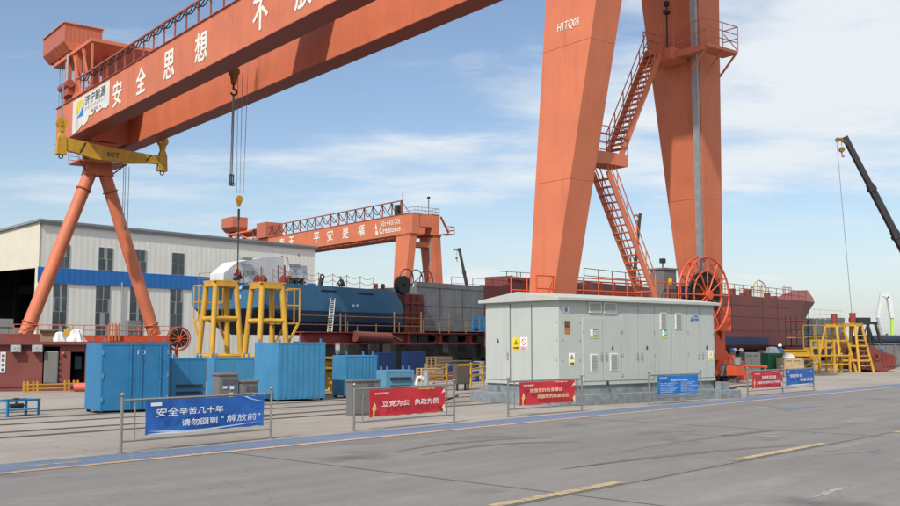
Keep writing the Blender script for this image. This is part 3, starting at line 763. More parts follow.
def d1(pn, at, D, wd, hh):
    poly(pn, 'logo_patch', 'white_ink', at, [(.03, .84), (.115, .84), (.115, .94), (.03, .94)])
    mb = MB(); mb.add([at(.034, .855)+V((0, 0, 0)), at(.05, .855), at(.05, .925)], [(0, 1, 2)]); 
    txt(pn, 'white_ink', [('辛苦几十年', .255, .545, .365, .20, .03, 0), ('请勿回到', .275, .20, .295, .20, .03, 0), ('安全', .07, .52, .175, .25, .02, .12), ('“', .605, .35, .02, .07, .03, 0), ('解放前', .65, .22, .265, .23, -.005, .12), ('”', .935, .36, .02, .07, .03, 0)], at, D, wd, hh)
    swoosh(pn, 'pale_ink', at, [(.0, .12), (.12, .08), (.3, .045), (.5, .05), (.75, .11), (1., .18)], .028)
    swoosh(pn, 'white_ink', at, [(.0, .035), (.1, .03), (.25, .02), (.4, .02), (.5, .02)], .02)
    swoosh(pn, 'pale_ink', at, [(.0, .17), (.15, .10), (.35, .055), (.6, .09)], .008)
    poly(pn, 'corner_graphic', 'pale_ink', at, [(.8, .995), (.86, .9), (.93, .83), (.998, .79), (.998, .80), (.93, .85), (.87, .92), (.83, .995)])
def red(l1, l2, small=False):
    def f(pn, at, D, wd, hh):
        txt(pn, 'white_ink', [('企业文化宣传栏', .05, .82, .18, .075, .01, 0)], at, D, wd, hh)
        txt(pn, 'cream_ink' if small else 'white_ink', l1+l2, at, D, wd, hh)
        candle(pn, at); birds(pn, at)
    return f
d2 = red([('立党为公', .14, .37, .35, .21, .035, .12)], [('执政为民', .56, .37, .325, .21, .035, .12)])
d3 = red([('加强党的自身建设', .155, .55, .59, .165, .03, .08)], [('巩固党的执政地位', .285, .27, .575, .165, .03, .08)], True)
d5 = red([('提素质 促发展', .29, .52, .47, .2, .03, 0)], [('全面推进党建和企业文化建设', .12, .26, .80, .15, .02, 0)])
def d4(pn, at, D, wd, hh):
    txt(pn, 'white_ink', [('企业文化宣传栏', .04, .86, .17, .06, .01, 0), ('安全生产“六大纪律”', .30, .70, .42, .10, .03, 0)], at, D, wd, hh)
    L = ['进入现场必须戴好安全帽', '系好帽带并正确使用劳动防护', '用品三米以上高处作业', '必须系好安全带扣好保险钩', '不准往下或向上乱抛材料', '各种电动机械设备必须有可靠']
    Rr = ['有效的安全措施和防护装置', '方能开动使用不懂电气', '和机械的人员严禁使用', '和玩弄机电设备吊装区域', '非操作人员严禁入内', '吊装机械必须完好把杆下方']
    it = []
    for k in range(6):
        it.append((L[k], .05, .58-.09*k, .40-.05*(k % 3), .05, .0, 0)); it.append((Rr[k], .54, .60-.09*k, .41-.06*((k+1) % 3), .05, .0, 0))
    txt(pn, 'white_ink', it, at, D, wd, hh)
    swoosh(pn, 'pale_ink', at, [(.0, .04), (.3, .03), (.6, .05), (1., .12)], .012)
def d6(pn, at, D, wd, hh):
    txt(pn, 'white_ink', [('“我要安全', .08, .52, .46, .2, .03, 0), ('“我会安全', .42, .25, .50, .2, .03, 0)], at, D, wd, hh)
    poly(pn, 'logo_patch', 'white_ink', at, [(.02, .84), (.10, .84), (.10, .92), (.02, .92)])
    swoosh(pn, 'white_ink', at, [(.0, .03), (.2, .06), (.45, .045), (.7, .06), (1., .10)], .03)
    swoosh(pn, 'pale_ink', at, [(.78, .97), (.86, .88), (.96, .78)], .02)
fence((120.7, 453.2), (270.8, 439), .985, (134,), (143.4, 262.3), 'stainless fence with a wide blue banner of white brush lettering, leftmost along the walkway', 'banner_blue', d1)
fence((354, 431.8), (454, 422.7), .985, (362.6, 447), (368, 444), 'stainless fence with a red banner of one white line, before the plain grey cabinet', 'banner_red', d2)
fence((508.3, 417.3), (582, 411.5), .985, (514.5, 576.5, 578.8), (518.6, 574), 'stainless fence with a red banner of two cream lines at the white substation corner', 'banner_red', d3)
fence((649.5, 405), (701, 401.5), .985, (654.3,), (656.5, 697.8), 'stainless fence with a bright blue small-print notice before the long substation side', 'banner_sky', d4)
fence((748, 397), (782.8, 393.8), .985, (), (751.6, 781.4), 'stainless fence with a small red banner joined to the rightmost blue one', 'banner_red', d5)
fence((782.8, 393.8), (814, 391), .985, (), (785.2, 813.4), 'stainless fence with a small blue banner with a white wave, rightmost along the walkway', 'banner_blue', d6, shared=True)
# ================================================================ SUBSTATION
SC0 = gnd(559.4, 406.5)
LR = ext(SC0, R, 715.6); LG = ext(SC0, G, 486)
zb_s = zat(SC0, 386.2); ze = zat(SC0, 300.2)
sub = thing('substation_cabin', 'white prefabricated substation cabin on a grey stone plinth under the near crane', 'substation', SC0)
mb = MB(); mb.box(SC0, R, G, .0, LR, .0, LG, zb_s, ze)
wall = mb.build('wall', 'sub_wall', sub)
mb = MB(); mb.box(SC0, R, G, -.012, LR+.012, -.012, LG+.012, zb_s-.002, zb_s+.085); mb.build('base_channel', 'sub_wall', sub)
mb = MB(); mb.box(SC0, R, G, .04, LR-.04, .04, LG-.04, 0, zb_s-.01)
pl_ = mb.build('plinth', 'stone', sub)
mb = MB(); mb.box(SC0, R, G, .55, LR+.55, -.16, .1, 0, .30); mb.box(SC0, R, G, LR-.2, LR+.9, -.35, .9, 0, .26); mb.box(SC0, R, G, LR+.0, LR+.45, -.2, LG, 0, .52); mb.box(SC0, R, G, -.35, .6, .9, LG+.35, 0, .32); mb.box(SC0, R, G, -.14, .5, LG-.65, LG+.1, .0, .5)
mb.build('plinth_step', 'stone', sub, bevel=.012)
ov = .17; zr = ze+.30
mb = MB()
A = lambda a, g, z: SC0+R*a+G*g+UP*z
for a in (0,):
    g0, g1, gm = -ov, LG+ov, LG/2
    poly_ = [A(-ov, g0, ze), A(-ov, g1, ze), A(-ov, g1, ze+.09), A(-ov, gm, zr), A(-ov, g0, ze+.09)]
    mb.prism(poly_, R*(LR+2*ov))
mb.build('roof', 'sub_roof', sub, bevel=.012)
def onR(px, py): p = onp(px, py, SC0, G); return (p-SC0).dot(R), p.z
def onL(px, py): p = onp(px, py, SC0, R); return (p-SC0).dot(G), p.z
def rectR(mb, x0, y0, x1, y1, proud, th=.012):
    a0, za = onR(x0, y1); a1, zb = onR(x1, y0); mb.box(SC0, R, G, a0, a1, -proud-th, -proud, za, zb)
def rectL(mb, x0, y0, x1, y1, proud, th=.012):
    g1, za = onL(x0, y1); g0, zb = onL(x1, y0); mb.box(SC0, R, G, -proud-th, -proud, g0, g1, za, zb)
# doors on the long side: thin raised leaves leaving seams between them
xs = [582, 602.6, 621.3, 638.3, 654.4, 671.6, 686.8, 699.2, 713]
tops = [318, 318.3, 306, 306, 307, 307, 307.6, 308]
for i, (x0, x1) in enumerate(zip(xs, xs[1:])):
    a0 = onR(x0, 340)[0]+.012; a1 = onR(x1, 340)[0]-.012
    zt_ = onR((x0+x1)/2, tops[i])[1]
    mb = MB(); mb.box(SC0, R, G, a0, a1, -.022, .004, zb_s+.11, zt_)
    dr = mb.build('door', 'sub_wall', sub, bevel=.006)
    if i in (0, 1, 2, 3, 6, 7):
        ah = a1-.09 if i % 2 == 0 else a0+.09
        mb = MB(); mb.box(SC0, R, G, ah-.02, ah+.02, -.06, -.022, 1.42, 1.52); mb.box(SC0, R, G, ah-.02, ah+.02, -.06, -.022, 1.32, 1.40)
        mb.build('handle', 'grey_ink', dr)
        hs_ = a0+.02 if i % 2 == 0 else a1-.02
        for zz in (.8, 1.4, 2.1): mb = MB(); mb.box(SC0, R, G, hs_-.015, hs_+.015, -.035, -.02, zz, zz+.09); mb.build('hinge', 'grey_ink', dr)
    if i in (1, 3, 7):
        am = (a0+a1)/2; mb = MB(); mb.add([A(am-.05, -.026, 1.60), A(am+.05, -.026, 1.60), A(am+.02, -.026, 1.72), A(am-.02, -.026, 1.72)], [(0, 1, 2, 3)]); mb.build('mark', 'dark_ink', dr)
def louvre(face, x0, y0, x1, y1, nm='louvre_vent', mm='white_paint', n=9, parent=sub):
    f, U, sgn = (rectR, R, 'R') if face == 'R' else (rectL, G, 'L')
    mb = MB(); f(mb, x0, y0, x1, y1, .018, .02); v = mb.build(nm, mm, parent)
    mb = MB()
    if face == 'R':
        a0, za = onR(x0, y1); a1, zb = onR(x1, y0)
        bx = lambda u0, u1, p0, p1, z0, z1: mb.box(SC0, R, G, u0, u1, -p1, -p0, z0, z1)
    else:
        a1, za = onL(x0, y1); a0, zb = onL(x1, y0)
        bx = lambda u0, u1, p0, p1, z0, z1: mb.box(SC0, R, G, -p1, -p0, u0, u1, z0, z1)
    i = .035
    bx(a0+i, a1-i, .0385, .040, za+i, zb-i); mb.cur = 1
    for k in range(n):
        zz = za+i+(zb-za-2*i)*(k+.15)/n; bx(a0+i, a1-i, .0405, .052, zz, zz+(zb-za-2*i)/n*.55)
    mb.build('blades', ['vent_in' if mm == 'white_paint' else 'dark', 'sub_wall' if mm == 'white_paint' else 'galv'], v)
louvre('R', 588, 302.4, 600.8, 312.7, n=8); louvre('R', 602.8, 302.9, 615.6, 313.2, n=8)
louvre('R', 590, 354, 597, 371.5, n=12); louvre('R', 609.5, 353.2, 617, 371, n=12)
louvre('R', 659.6, 312.4, 665.6, 329.3, n=12); louvre('R', 674.8, 313.2, 681, 329.3, n=12)
louvre('R', 588.7, 393.8, 602, 405, 'plinth_vent', 'concrete_blk', 5); louvre('R', 698.4, 388, 705, 397.6, 'plinth_vent', 'concrete_blk', 5)
louvre('L', 506, 394.5, 518.5, 404, 'plinth_vent', 'concrete_blk', 5)
for x in (531.8,):
    mb = MB(); rectL(mb, x-.25, 305, x+.25, 383, .002, .002); mb.build('panel_seam', 'seam', sub)
g1, _ = onL(487.2, 340); gs, _ = onL(510.2, 340)
mb = MB(); mb.box(SC0, R, G, -.022, .004, gs+.012, g1, zb_s+.11, ze-.06); dr = mb.build('door', 'sub_wall', sub, bevel=.006)
mb = MB(); mb.box(SC0, R, G, -.06, -.022, gs+.05, gs+.1, 1.32, 1.40); mb.box(SC0, R, G, -.06, -.022, gs+.05, gs+.1, 1.44, 1.52); mb.build('handle', 'grey_ink', dr)
mb = MB(); p = onL(498.6, 343); mb.add([A(-.026, p[0]-.06, p[1]), A(-.026, p[0]+.06, p[1]), A(-.026, p[0]+.02, p[1]+.13), A(-.026, p[0]-.02, p[1]+.13)], [(0, 1, 2, 3)]); mb.build('mark', 'dark_ink', dr)
mb = MB(); rectL(mb, 510.0, 304, 510.6, 383, .002, .003); mb.build('panel_seam', 'seam', sub)
mb = MB()
for x in (533.2, 557):
    for y in (322, 340, 360): rectL(mb, x-.5, y-.8, x+.5, y+.8, .0, .012)
for x in (562.5, 580):
    for y in (322, 340, 360): rectR(mb, x-.5, y-.8, x+.5, y+.8, .0, .012)
mb.build('panel_bolt', 'frame', sub)
def signR(x0, y0, x1, y1, m, name='warning_sign', proud=.024): mb = MB(); rectR(mb, x0, y0, x1, y1, proud, .004); return mb.build(name, m, sub)
def signL(x0, y0, x1, y1, m, name='warning_sign', proud=.002): mb = MB(); rectL(mb, x0, y0, x1, y1, proud, .004); return mb.build(name, m, sub)
def triR(par, cx, cy, r, pr=.032):
    mb = MB(); a, z = onR(cx, cy); k = r*.028
    o = [A(a-k, -pr, z-k*.8), A(a+k, -pr, z-k*.8), A(a, -pr, z+k)]; i = [A(a-k*.6, -pr, z-k*.55), A(a+k*.6, -pr, z-k*.55), A(a, -pr, z+k*.55)]
    mb.add(o+i, [(0, 1, 4, 3), (1, 2, 5, 4), (2, 0, 3, 5)]); mb.add([A(a+k*.05, -pr, z+k*.35), A(a-k*.2, -pr, z-k*.05), A(a+k*.1, -pr, z-k*.05), A(a-.0, -pr, z-k*.45)], [(0, 1, 2), (1, 3, 2)])
    mb.build('pictogram', 'dark_ink', par)
def lineR(par, x0, y0, x1, y1, s, m='dark_ink', pr=.032, bold=.02):
    a0, za = onR(x0, y1); a1, zb = onR(x1, y0); mb = MB(); text_into(mb, s, A(a0, -pr, za), R, a1-a0, zb-za, bold); mb.build('lettering', m, par)
def triL(par, cx, cy, r, pr=.012):
    mb = MB(); a, z = onL(cx, cy); k = r*.029
    o = [A(-pr, a+k, z-k*.8), A(-pr, a-k, z-k*.8), A(-pr, a, z+k)]; i = [A(-pr, a+k*.6, z-k*.55), A(-pr, a-k*.6, z-k*.55), A(-pr, a, z+k*.55)]
    mb.add(o+i, [(0, 1, 4, 3), (1, 2, 5, 4), (2, 0, 3, 5)]); mb.add([A(-pr, a-k*.05, z+k*.35), A(-pr, a+k*.2, z-k*.05), A(-pr, a-k*.1, z-k*.05), A(-pr, a, z-k*.45)], [(0, 1, 2), (1, 3, 2)])
    mb.build('pictogram', 'dark_ink', par)
def lineL(par, x0, y0, x1, y1, s, m='dark_ink', pr=.012):
    g1_, za = onL(x0, y1); g0_, zb = onL(x1, y0); mb = MB(); text_into(mb, s, A(-pr, g1_, za), -G, g1_-g0_, zb-za, .02); mb.build('lettering', m, par)
s_ = signL(512.8, 337.6, 519.8, 350.2, 'sign_yellow'); triL(s_, 516.3, 342.3, 2.9); lineL(s_, 513.6, 346.8, 519, 348.8, '止步高压危险')
s_ = signL(520.6, 337.3, 527.4, 349.6, 'white_ink')
mb = MB(); g, z = onL(524, 341.8); mb.ring(A(-.010, g, z), G, UP, .088, .012, 20, 4); mb.bar(A(-.012, g+.06, z+.06), A(-.012, g-.06, z-.06), .02, .01); mb.build('prohibition_ring', 'sign_red', s_)
mb = MB(); rectL(mb, 521, 346.5, 527, 349.2, .007, .002); q_ = mb.build('caption_band', 'sign_red', s_); lineL(s_, 521.4, 347.1, 526.6, 348.6, '禁止攀登', 'white_ink')
s_ = signR(563.2, 306.8, 568.6, 312.6, 'white_ink', 'emblem_sign', .002); mb = MB(); a, z = onR(565.9, 309.7); mb.ring(A(a, -.010, z), R, UP, .055, .012, 18, 4); mb.box(SC0, R, G, a-.02, a+.02, -.012, -.008, z-.03, z+.03); mb.build('pictogram', 'banner_blue', s_)
s_ = signR(564.6, 321, 570.2, 327.4, 'dark_ink', 'meter_plate', .002); lineR(s_, 565.6, 322.3, 569.2, 326, '10', 'sign_orange', .012); s_ = signR(564.6, 327.6, 570.2, 334, 'sign_orange', 'meter_plate', .002)
s_ = signR(568.8, 353, 574.6, 366, 'white_ink', 'warning_sign', .002); mb = MB(); a, z = onR(571.7, 356.9); mb.add([A(a-.085, -.008, z-.075), A(a+.085, -.008, z-.075), A(a, -.008, z+.085)], [(0, 1, 2)]); mb.build('yellow_triangle', 'sign_yellow', s_); triR(s_, 571.7, 356.9, 2.5, .011)
mb = MB(); rectR(mb, 569.2, 361.8, 574.2, 365.4, .007, .002); mb.build('caption_band', 'sign_yellow', s_); lineR(s_, 569.7, 362.6, 573.7, 364.6, '当心触电', 'dark_ink', .014)
for x0, y0, x1, y1 in ((589.6, 328.8, 597.2, 338.2), (661.6, 329.8, 666.2, 338)):
    s_ = signR(x0, y0, x1, y1, 'sign_green', 'notice_sign')
    mb = MB(); rectR(mb, x0, y1-1.2, x1, y1, .029, .002); mb.build('caption_band', 'sign_yellow', s_)
    mb = MB(); rectR(mb, x0, y0+.3, x0+(x1-x0)*.36, y1-1.6, .029, .002); mb.build('pictogram', 'white_ink', s_)
    lineR(s_, x0+(x1-x0)*.45, y0+1.5, x1-.4, y1-3.0, '高压', 'white_ink', .033)
s_ = signR(708, 350.4, 712.4, 360.4, 'white_ink', 'warning_sign'); mb = MB(); a, z = onR(710.2, 353.4); mb.add([A(a-.075, -.031, z-.075), A(a+.075, -.031, z-.075), A(a, -.031, z+.085)], [(0, 1, 2)]); mb.build('yellow_triangle', 'sign_yellow', s_); mb = MB(); rectR(mb, 708.3, 357, 712.1, 360, .029, .002); mb.build('caption_band', 'sign_yellow', s_)
mb = MB(); a, z = onR(689.6, 321.3)
mb.add([A(a, -.027, z), A(a+.13, -.027, z), A(a+.10, -.027, z+.17)], [(0, 1, 2)]); lg = mb.build('logo_mark', 'banner_blue', sub); lineR(sub, 692.6, 318.4, 698, 321, '太平电气', 'banner_blue', .027); lineR(sub, 693.4, 315.8, 697, 317.6, 'TPDQ', 'banner_blue', .027)
for x in (607, 713):
    mb = MB(); a, z = onR(x, 383.2); mb.box(SC0, R, G, a-.03, a+.03, -.05, -.01, z-.06, z+.06); mb.build('earth_terminal', 'dark', sub)
# ================================================================ BLUE CONTAINERS AND CABINETS
BOXES = 'blue steel tool boxes in the yard'
def bluebox(px, py, xr, xl, ytop, label, m='blue_box', group=BOXES, slots=None, lugs=True, d=None, feet=.07, mark=None, name='blue_container', seam=.5, ribs=0, bars=False):
    c = gnd(px, py) if d is None else base(px, d)
    lr = ext(c, R, xr); lg = ext(c, G, xl); zt = zat(c, ytop)
    t = thing(name, label, 'tool box', c, group)
    mb = MB(); mb.box(c, R, G, 0, lr, 0, lg, feet, zt); b = mb.build('body', m, t, bevel=.012)
    mb = MB()
    for a in (.04, lr-.12):
        for g in (.04, lg-.12): mb.box(c, R, G, a, a+.08, g, g+.08, 0, feet)
    mb.build('foot', 'dark', t)
    mb = MB(); s = lr*seam
    mb.box(c, R, G, s-.006, s+.006, -.006, .0, feet+.03, zt-.03); mb.box(c, R, G, .01, .05, -.008, 0, feet, zt); mb.box(c, R, G, lr-.05, lr-.01, -.008, 0, feet, zt)
    mb.box(c, R, G, -.008, lr+.008, -.009, .0, zt-.055, zt-.01)
    mb.build('edge_trim', m, b)
    if ribs:
        mb = MB()
        for k in range(ribs):
            x = lr*(k+.5)/ribs; mb.box(c, R, G, x-lr/ribs*.22, x+lr/ribs*.22, -.014, -.001, feet+.06, zt-.07)
        mb.build('rib', m, b)
    if bars:
        for x in (lr*seam-.14, lr*seam+.14, lr-.25):
            mb = MB(); mb.tube(c+R*x-G*.03+UP*(feet+.02), c+R*x-G*.03+UP*(zt-.02), .014, n=8)
            for z in (.35, .9, 1.4): mb.box(c, R, G, x-.03, x+.03, -.045, 0, z, z+.03)
            mb.build('lock_bar', m, b)
        for z in (.3, .9, 1.5):
            for x in (.02, lr-.06): mb = MB(); mb.box(c, R, G, x, x+.04, -.03, 0, z, z+.12); mb.build('hinge', 'blue_dull', b)
    if lugs:
        for a, g in ((.12, .1), (lr-.12, .1), (.12, lg-.1), (lr-.12, lg-.1)):
            mb = MB(); q = c+R*a+G*g; mb.box(q, R, G, -.03, .03, -.012, .012, zt, zt+.06); mb.ring(q+UP*(zt+.085), R, UP, .028, .012, 10, 5); mb.build('lifting_lug', m, t)
    if slots:
        mb = MB()
        for z0 in slots: mb.box(c, R, G, lr*.15, lr*.88, -.05, 0, zt*z0, zt*z0+.05); mb.box(c, R, G, lr*.15, lr*.88, -.02, 0, zt*z0+.05, zt*z0+.075)
        mb.build('louvre_slot', 'dark', b)
    if mark:
        mb = MB(); text_into(mb, mark, c+R*(lr*.52)-G*.008+UP*(zt-.30), R, lr*.12, .12, .0); mb.build('lettering', 'pale_ink', b)
    return t, c, lr, lg, zt
bluebox(99.5, 414.2, 168, 84.2, 343, 'largest blue steel box, two-leaved, behind the left end of the wide blue banner', mark='10', seam=.5, bars=True)
bluebox(172, 0, 205.5, 164, 358, 'mid-height blue steel box with two dark slots, right of the largest blue box', 'blue_box', slots=(.28, .42), d=27.5)
bluebox(214.5, 0, 253, 206, 357.5, 'mid-height light blue steel box standing behind the two grey meter cabinets', 'blue_box2', d=29.2)
bluebox(277, 402.3, 325, 253.5, 342.5, 'tall light blue steel box behind the right end of the wide blue banner', 'blue_box2', seam=.28, ribs=9)
bluebox(344.5, 398.5, 377, 332, 355.5, 'narrow light blue box with lifting lugs, behind the plain grey floor cabinet', 'blue_box2', seam=.5, ribs=9)
bluebox(386, 0, 414, 376, 370.5, 'low dull blue-grey steel box with two dark slots, behind the red one-line banner', 'blue_dull', slots=(.42, .68), d=31.5)
bluebox(379, 0, 396, 372, 352.5, 'dark blue steel crate under the red transfer beam, beside the narrow light blue box', 'blue_dark', lugs=False, d=58, name='blue_crate')
bluebox(408, 0, 426, 401, 352, 'dark blue barrel crate under the red transfer beam, left of the yellow safety rail', 'blue_dark', lugs=False, d=58.5, name='blue_crate')
def cabinet(px, py, xr, xl, ytop, label, m, cat='cabinet', group=None, d=None, legs=.0, extra=None, over=.03):
    c = gnd(px, py) if d is None else base(px, d)
    lr = ext(c, R, xr); lg = ext(c, G, xl); zt = zat(c, ytop)
    t = thing('electrical_cabinet', label, cat, c, group)
    mb = MB(); mb.box(c, R, G, 0, lr, 0, lg, legs, zt-.05); b = mb.build('body', m, t, bevel=.008)
    mb = MB(); mb.box(c, R, G, -over, lr+over, -over, lg+over, zt-.05, zt); mb.build('lid', m, t, bevel=.008)
    if legs:
        for a in (.02, lr-.08):
            for g in (.02, lg-.08): mb = MB(); mb.box(c, R, G, a, a+.06, g, g+.06, 0, legs); mb.build('leg', 'dark', t)
    mb = MB(); mb.box(c, R, G, .04, lr-.04, -.012, 0, legs+.05, zt-.1); dr = mb.build('door', m, t, bevel=.004)
    if extra: extra(c, lr, lg, zt, dr)
    return t
def meters(c, lr, lg, zt, dr):
    mb = MB(); mb.box(c, R, G, lr*.18, lr*.42, -.03, -.012, zt-.25, zt-.13); mb.box(c, R, G, lr*.55, lr*.8, -.03, -.012, zt-.25, zt-.13); mb.build('display', 'glass', dr)
    mb = MB(); mb.box(c, R, G, lr*.2, lr*.4, -.031, -.014, zt-.36, zt-.3); mb.box(c, R, G, lr*.58, lr*.78, -.03, -.012, zt-.38, zt-.3); mb.build('data_plate', 'pale_ink', dr)
    mb = MB(); mb.box(c, R, G, lr*.5, lr*.75, -.016, -.012, zt-.62, zt-.46); mb.build('warning_sign', 'sign_yellow', dr)
cabinet(220, 0, 237, 211.5, 373.5, 'taller grey meter cabinet with a small yellow warning label, behind the wide blue banner', 'grey_paint', group='grey meter cabinets', d=23.8, extra=meters)
cabinet(244, 0, 257.5, 237.5, 380.5, 'shorter grey meter cabinet with two displays, touching the taller grey one on its right', 'grey_paint', group='grey meter cabinets', d=24.0, extra=meters)
def gbox(c, lr, lg, zt, dr):
    mb = MB(); mb.box(c, R, G, lr*.55, lr*.75, -.02, -.012, zt-.16, zt-.08); mb.build('data_plate', 'glass', dr)
    mb = MB(); p = c+R*lr*.35-G*.016+UP*.48; mb.ring(p, R, UP, .06, .008, 16, 4); mb.build('emblem', 'seam', dr)
cabinet(352, 416.3, 380, 346, 380, 'plain grey floor cabinet standing right behind the left post of the red one-line banner fence', 'grey_paint', extra=gbox)
def hz(c, lr, lg, zt, dr):
    mb = MB(); n = 6
    for k in range(n): 
        a0 = .02+(lr-.04)*k/n; a1 = a0+(lr-.04)/n*.6; mb.add([c+R*a0-G*.015+UP*(zt-.2), c+R*a1-G*.015+UP*(zt-.2), c+R*(a1+.03)-G*.015+UP*(zt-.12), c+R*(a0+.03)-G*.015+UP*(zt-.12)], [(0, 1, 2, 3)])
    mb.build('hazard_stripe', 'sign_yellow', dr)
cabinet(457, 391, 470, 452.5, 360.5, 'brown cabinet on short legs with a yellow and black stripe, left of the substation', 'taupe', legs=.25, extra=hz, over=.06)
# small blue bench frame
t0 = gnd(7.2, 417.5); t = thing('steel_bench', 'small blue angle-steel bench frame on the concrete at the far left', 'work bench', t0)
D = (gnd(38.5, 415)-t0).normalized(); Dp = V((-D.y, D.x, 0)); L = (gnd(38.5, 415)-t0).length; zt = zat(t0, 400.5)
for a in (0, L):
    for g in (0, .45): mb = MB(); mb.box(t0, D, Dp, a-.025, a+.025, g-.025, g+.025, 0, zt); mb.build('leg', 'blue_box', t)
mb = MB()
for g in (0, .45): mb.box(t0, D, Dp, -.03, L+.03, g-.03, g+.03, zt-.05, zt)
for a in (0, L): mb.box(t0, D, Dp, a-.03, a+.03, .03, .42, zt-.05, zt-.002)
mb.build('top_frame', 'blue_box', t)
mb = MB(); mb.box(t0, D, Dp, 0, L, .0, .45, .14, .17); mb.build('shelf', 'blue_dull', t)
v = thing('valve', 'small dark valve lying on the shelf of the blue bench frame', 'valve', t0+D*L*.45+Dp*.2+UP*.17)
p = t0+D*L*.45+Dp*.2+UP*.17; mb = MB(); mb.tube(p-D*.2+UP*.08, p+D*.2+UP*.08, .06, n=10); mb.tube(p+UP*.1, p+UP*.25, .03); mb.build('body', 'dark', v); mb = MB(); mb.ring(p+UP*.26, D, Dp, .07, .012, 14, 5); mb.build('handwheel', 'dark', v)
# ================================================================ YELLOW STANDS
STANDS = 'yellow four-legged ship stands'
def stand(c, label, bot, top, zt, zc, rail=None, r=.092, group=STANDS, pipe=False, rungs=()):
    t = thing('ship_stand', label, 'trestle', c, group)
    q = lambda k, z: c+R*(k[0]*(bot+(top-bot)*z/zt))+G*(k[1]*(bot+(top-bot)*z/zt))+UP*z
    ks = [(-1, -1), (1, -1), (1, 1), (-1, 1)]
    for k in ks: mb = MB(); mb.tube(q(k, 0), q(k, zt), r, n=10); mb.build('leg', 'yellow', t, smooth=True)
    for z in zc:
        mb = MB()
        for a, b in zip(ks, ks[1:]+ks[:1]): mb.tube(q(a, z), q(b, z), r*.85, n=8)
        mb.build('cross_beam', 'yellow', t, smooth=True)
    mb = MB()
    for a, b in zip(ks, ks[1:]+ks[:1]): mb.bar(q(a, zt), q(b, zt), r*1.9, r*1.9)
    mb.box(c, R, G, -top-r, top+r, -top-r, top+r, zt+r*.9, zt+r*1.3)
    mb.build('head_frame', 'yellow', t)
    for z in rungs:
        mb = MB(); mb.tube(q((-1, -1), z), q((1, -1), z), r*.5); mb.build('rung', 'yellow', t)
    if pipe:
        mb = MB(); mb.tube(c+UP*(zt+r*1.3), c+UP*(zt+.75), .19, n=14); mb.build('jack_post', 'redsteel', t, smooth=True)
    if rail:
        D, P, zf, L, hh = rail            # direction of the side gallery
        w = bot+(top-bot)*zf/zt
        e0 = c+D*w; mb = MB()
        mb.box(e0, D, P, -.1, L, -w, w, zf-.06, zf); 
        for s in (-w, w): mb.bar(e0+D*(L-.05)+P*s+UP*(zf-.05), e0+P*s*1.05+UP*(zf-.95), .07, .07)
        pf = mb.build('side_gallery', 'yellow', t)
        mb = MB()
        for s in (-w, w):
            for k in (.35, L): mb.tube(e0+D*k+P*s+UP*zf, e0+D*k+P*s+UP*(zf+hh), .026, n=6)
            for z in (hh*.5, hh): mb.tube(e0+D*.1+P*s+UP*(zf+z), e0+D*L+P*s+UP*(zf+z), .024, n=6)
        for z in (hh*.5, hh): mb.tube(e0+D*L-P*w+UP*(zf+z), e0+D*L+P*w+UP*(zf+z), .024, n=6)
        mb.build('handrail', 'yellow_old', pf)
    return t
ca = base(220, 34.0)
stand(ca, 'yellow ship stand with its railed gallery on the left, behind the grey meter cabinets', .62, .37, zat(ca, 284.5), (1.36, 2.62), (G, R, 2.62, .75, 1.15))
cb = base(266, 33.0)
stand(cb, 'yellow ship stand with its railed gallery on the right, behind the tall light blue box', .60, .36, zat(cb, 286.5), (1.36, 2.52), (R, G, 2.48, .55, 1.1))
cc = base(835, 62); cd = base(853.5, 62.5)
stand(cc, 'yellow ship stand carrying a red jack post, nearer to the red hull at the right', .85, .36, zat(cc, 326), (1.0, 1.9), (G, R, 1.5, 1.2, 1.4), r=.085, pipe=True)
stand(cd, 'rightmost yellow ship stand with a red jack post and ladder rungs, beside the dark machine', .80, .36, zat(cd, 325), (.7, 1.6), None, r=.085, pipe=True, rungs=(.4, 1.0, 1.3, 1.95, 2.25))
# access steps between the right-hand stands and the crates
sx = gnd(820, 373.5); t = thing('access_platform', 'yellow railed access platform with steps in front of the right-hand ship stands', 'platform', sx)
D = V((.97, .24, 0)); Dp = V((-.24, .97, 0))
mb = MB()
for a in (0, 1.0, 2.05): 
    for g in (0, .8): mb.box(sx, D, Dp, a-.05, a+.05, g-.05, g+.05, 0, 2.0 if a < 2 else 1.2)
mb.build('post', 'yellow', t)
for z in (.55, 1.05, 1.55, 1.95):
    mb = MB(); L = 2.05 if z < 1.2 else 1.0
    for g in (0, .8): mb.bar(sx+Dp*g+UP*z, sx+Dp*g+D*L+UP*z, .06, .06)
    mb.build('rail', 'yellow', t)
mb = MB(); mb.box(sx, D, Dp, 0, 2.05, 0, .8, .98, 1.02); mb.box(sx, D, Dp, -1.6, -.05, 0, .8, .78, .9); mb.box(sx, D, Dp, -1.6, -1.5, 0, .8, 0, .78); mb.bar(sx+UP*.9+D*-.1, sx+D*-1.6+UP*.1, .08, .08);
mb.build('deck', 'yellow', t)
xx = base(822.5, 63.5); t = thing('blue_water_tank', 'small bright blue tank tucked inside the yellow access platform', 'tank', xx); mb = MB(); mb.box(xx, R, G, -.45, .55, -.4, .4, 1.06, 1.75); mb.build('body', 'blue_box2', t, bevel=.08); mb = MB(); mb.tube(xx+UP*1.75, xx+UP*1.83, .12); mb.build('cap', 'dark', t)
yb = gnd(777, 0) if False else base(787, 68); t = thing('yellow_beam', 'long low yellow lifting beam lying on blocks before the red hull', 'steel beam', yb)
mb = MB(); mb.box(yb, D, Dp, -.9, 2.6, 0, .5, .95, 1.3); mb.build('web', 'yellow', t); mb = MB(); mb.box(yb, D, Dp, -.9, 2.6, -.1, .6, 1.3, 1.36); mb.box(yb, D, Dp, -.9, 2.6, -.1, .6, .89, .95); mb.build('flange', 'yellow', t)
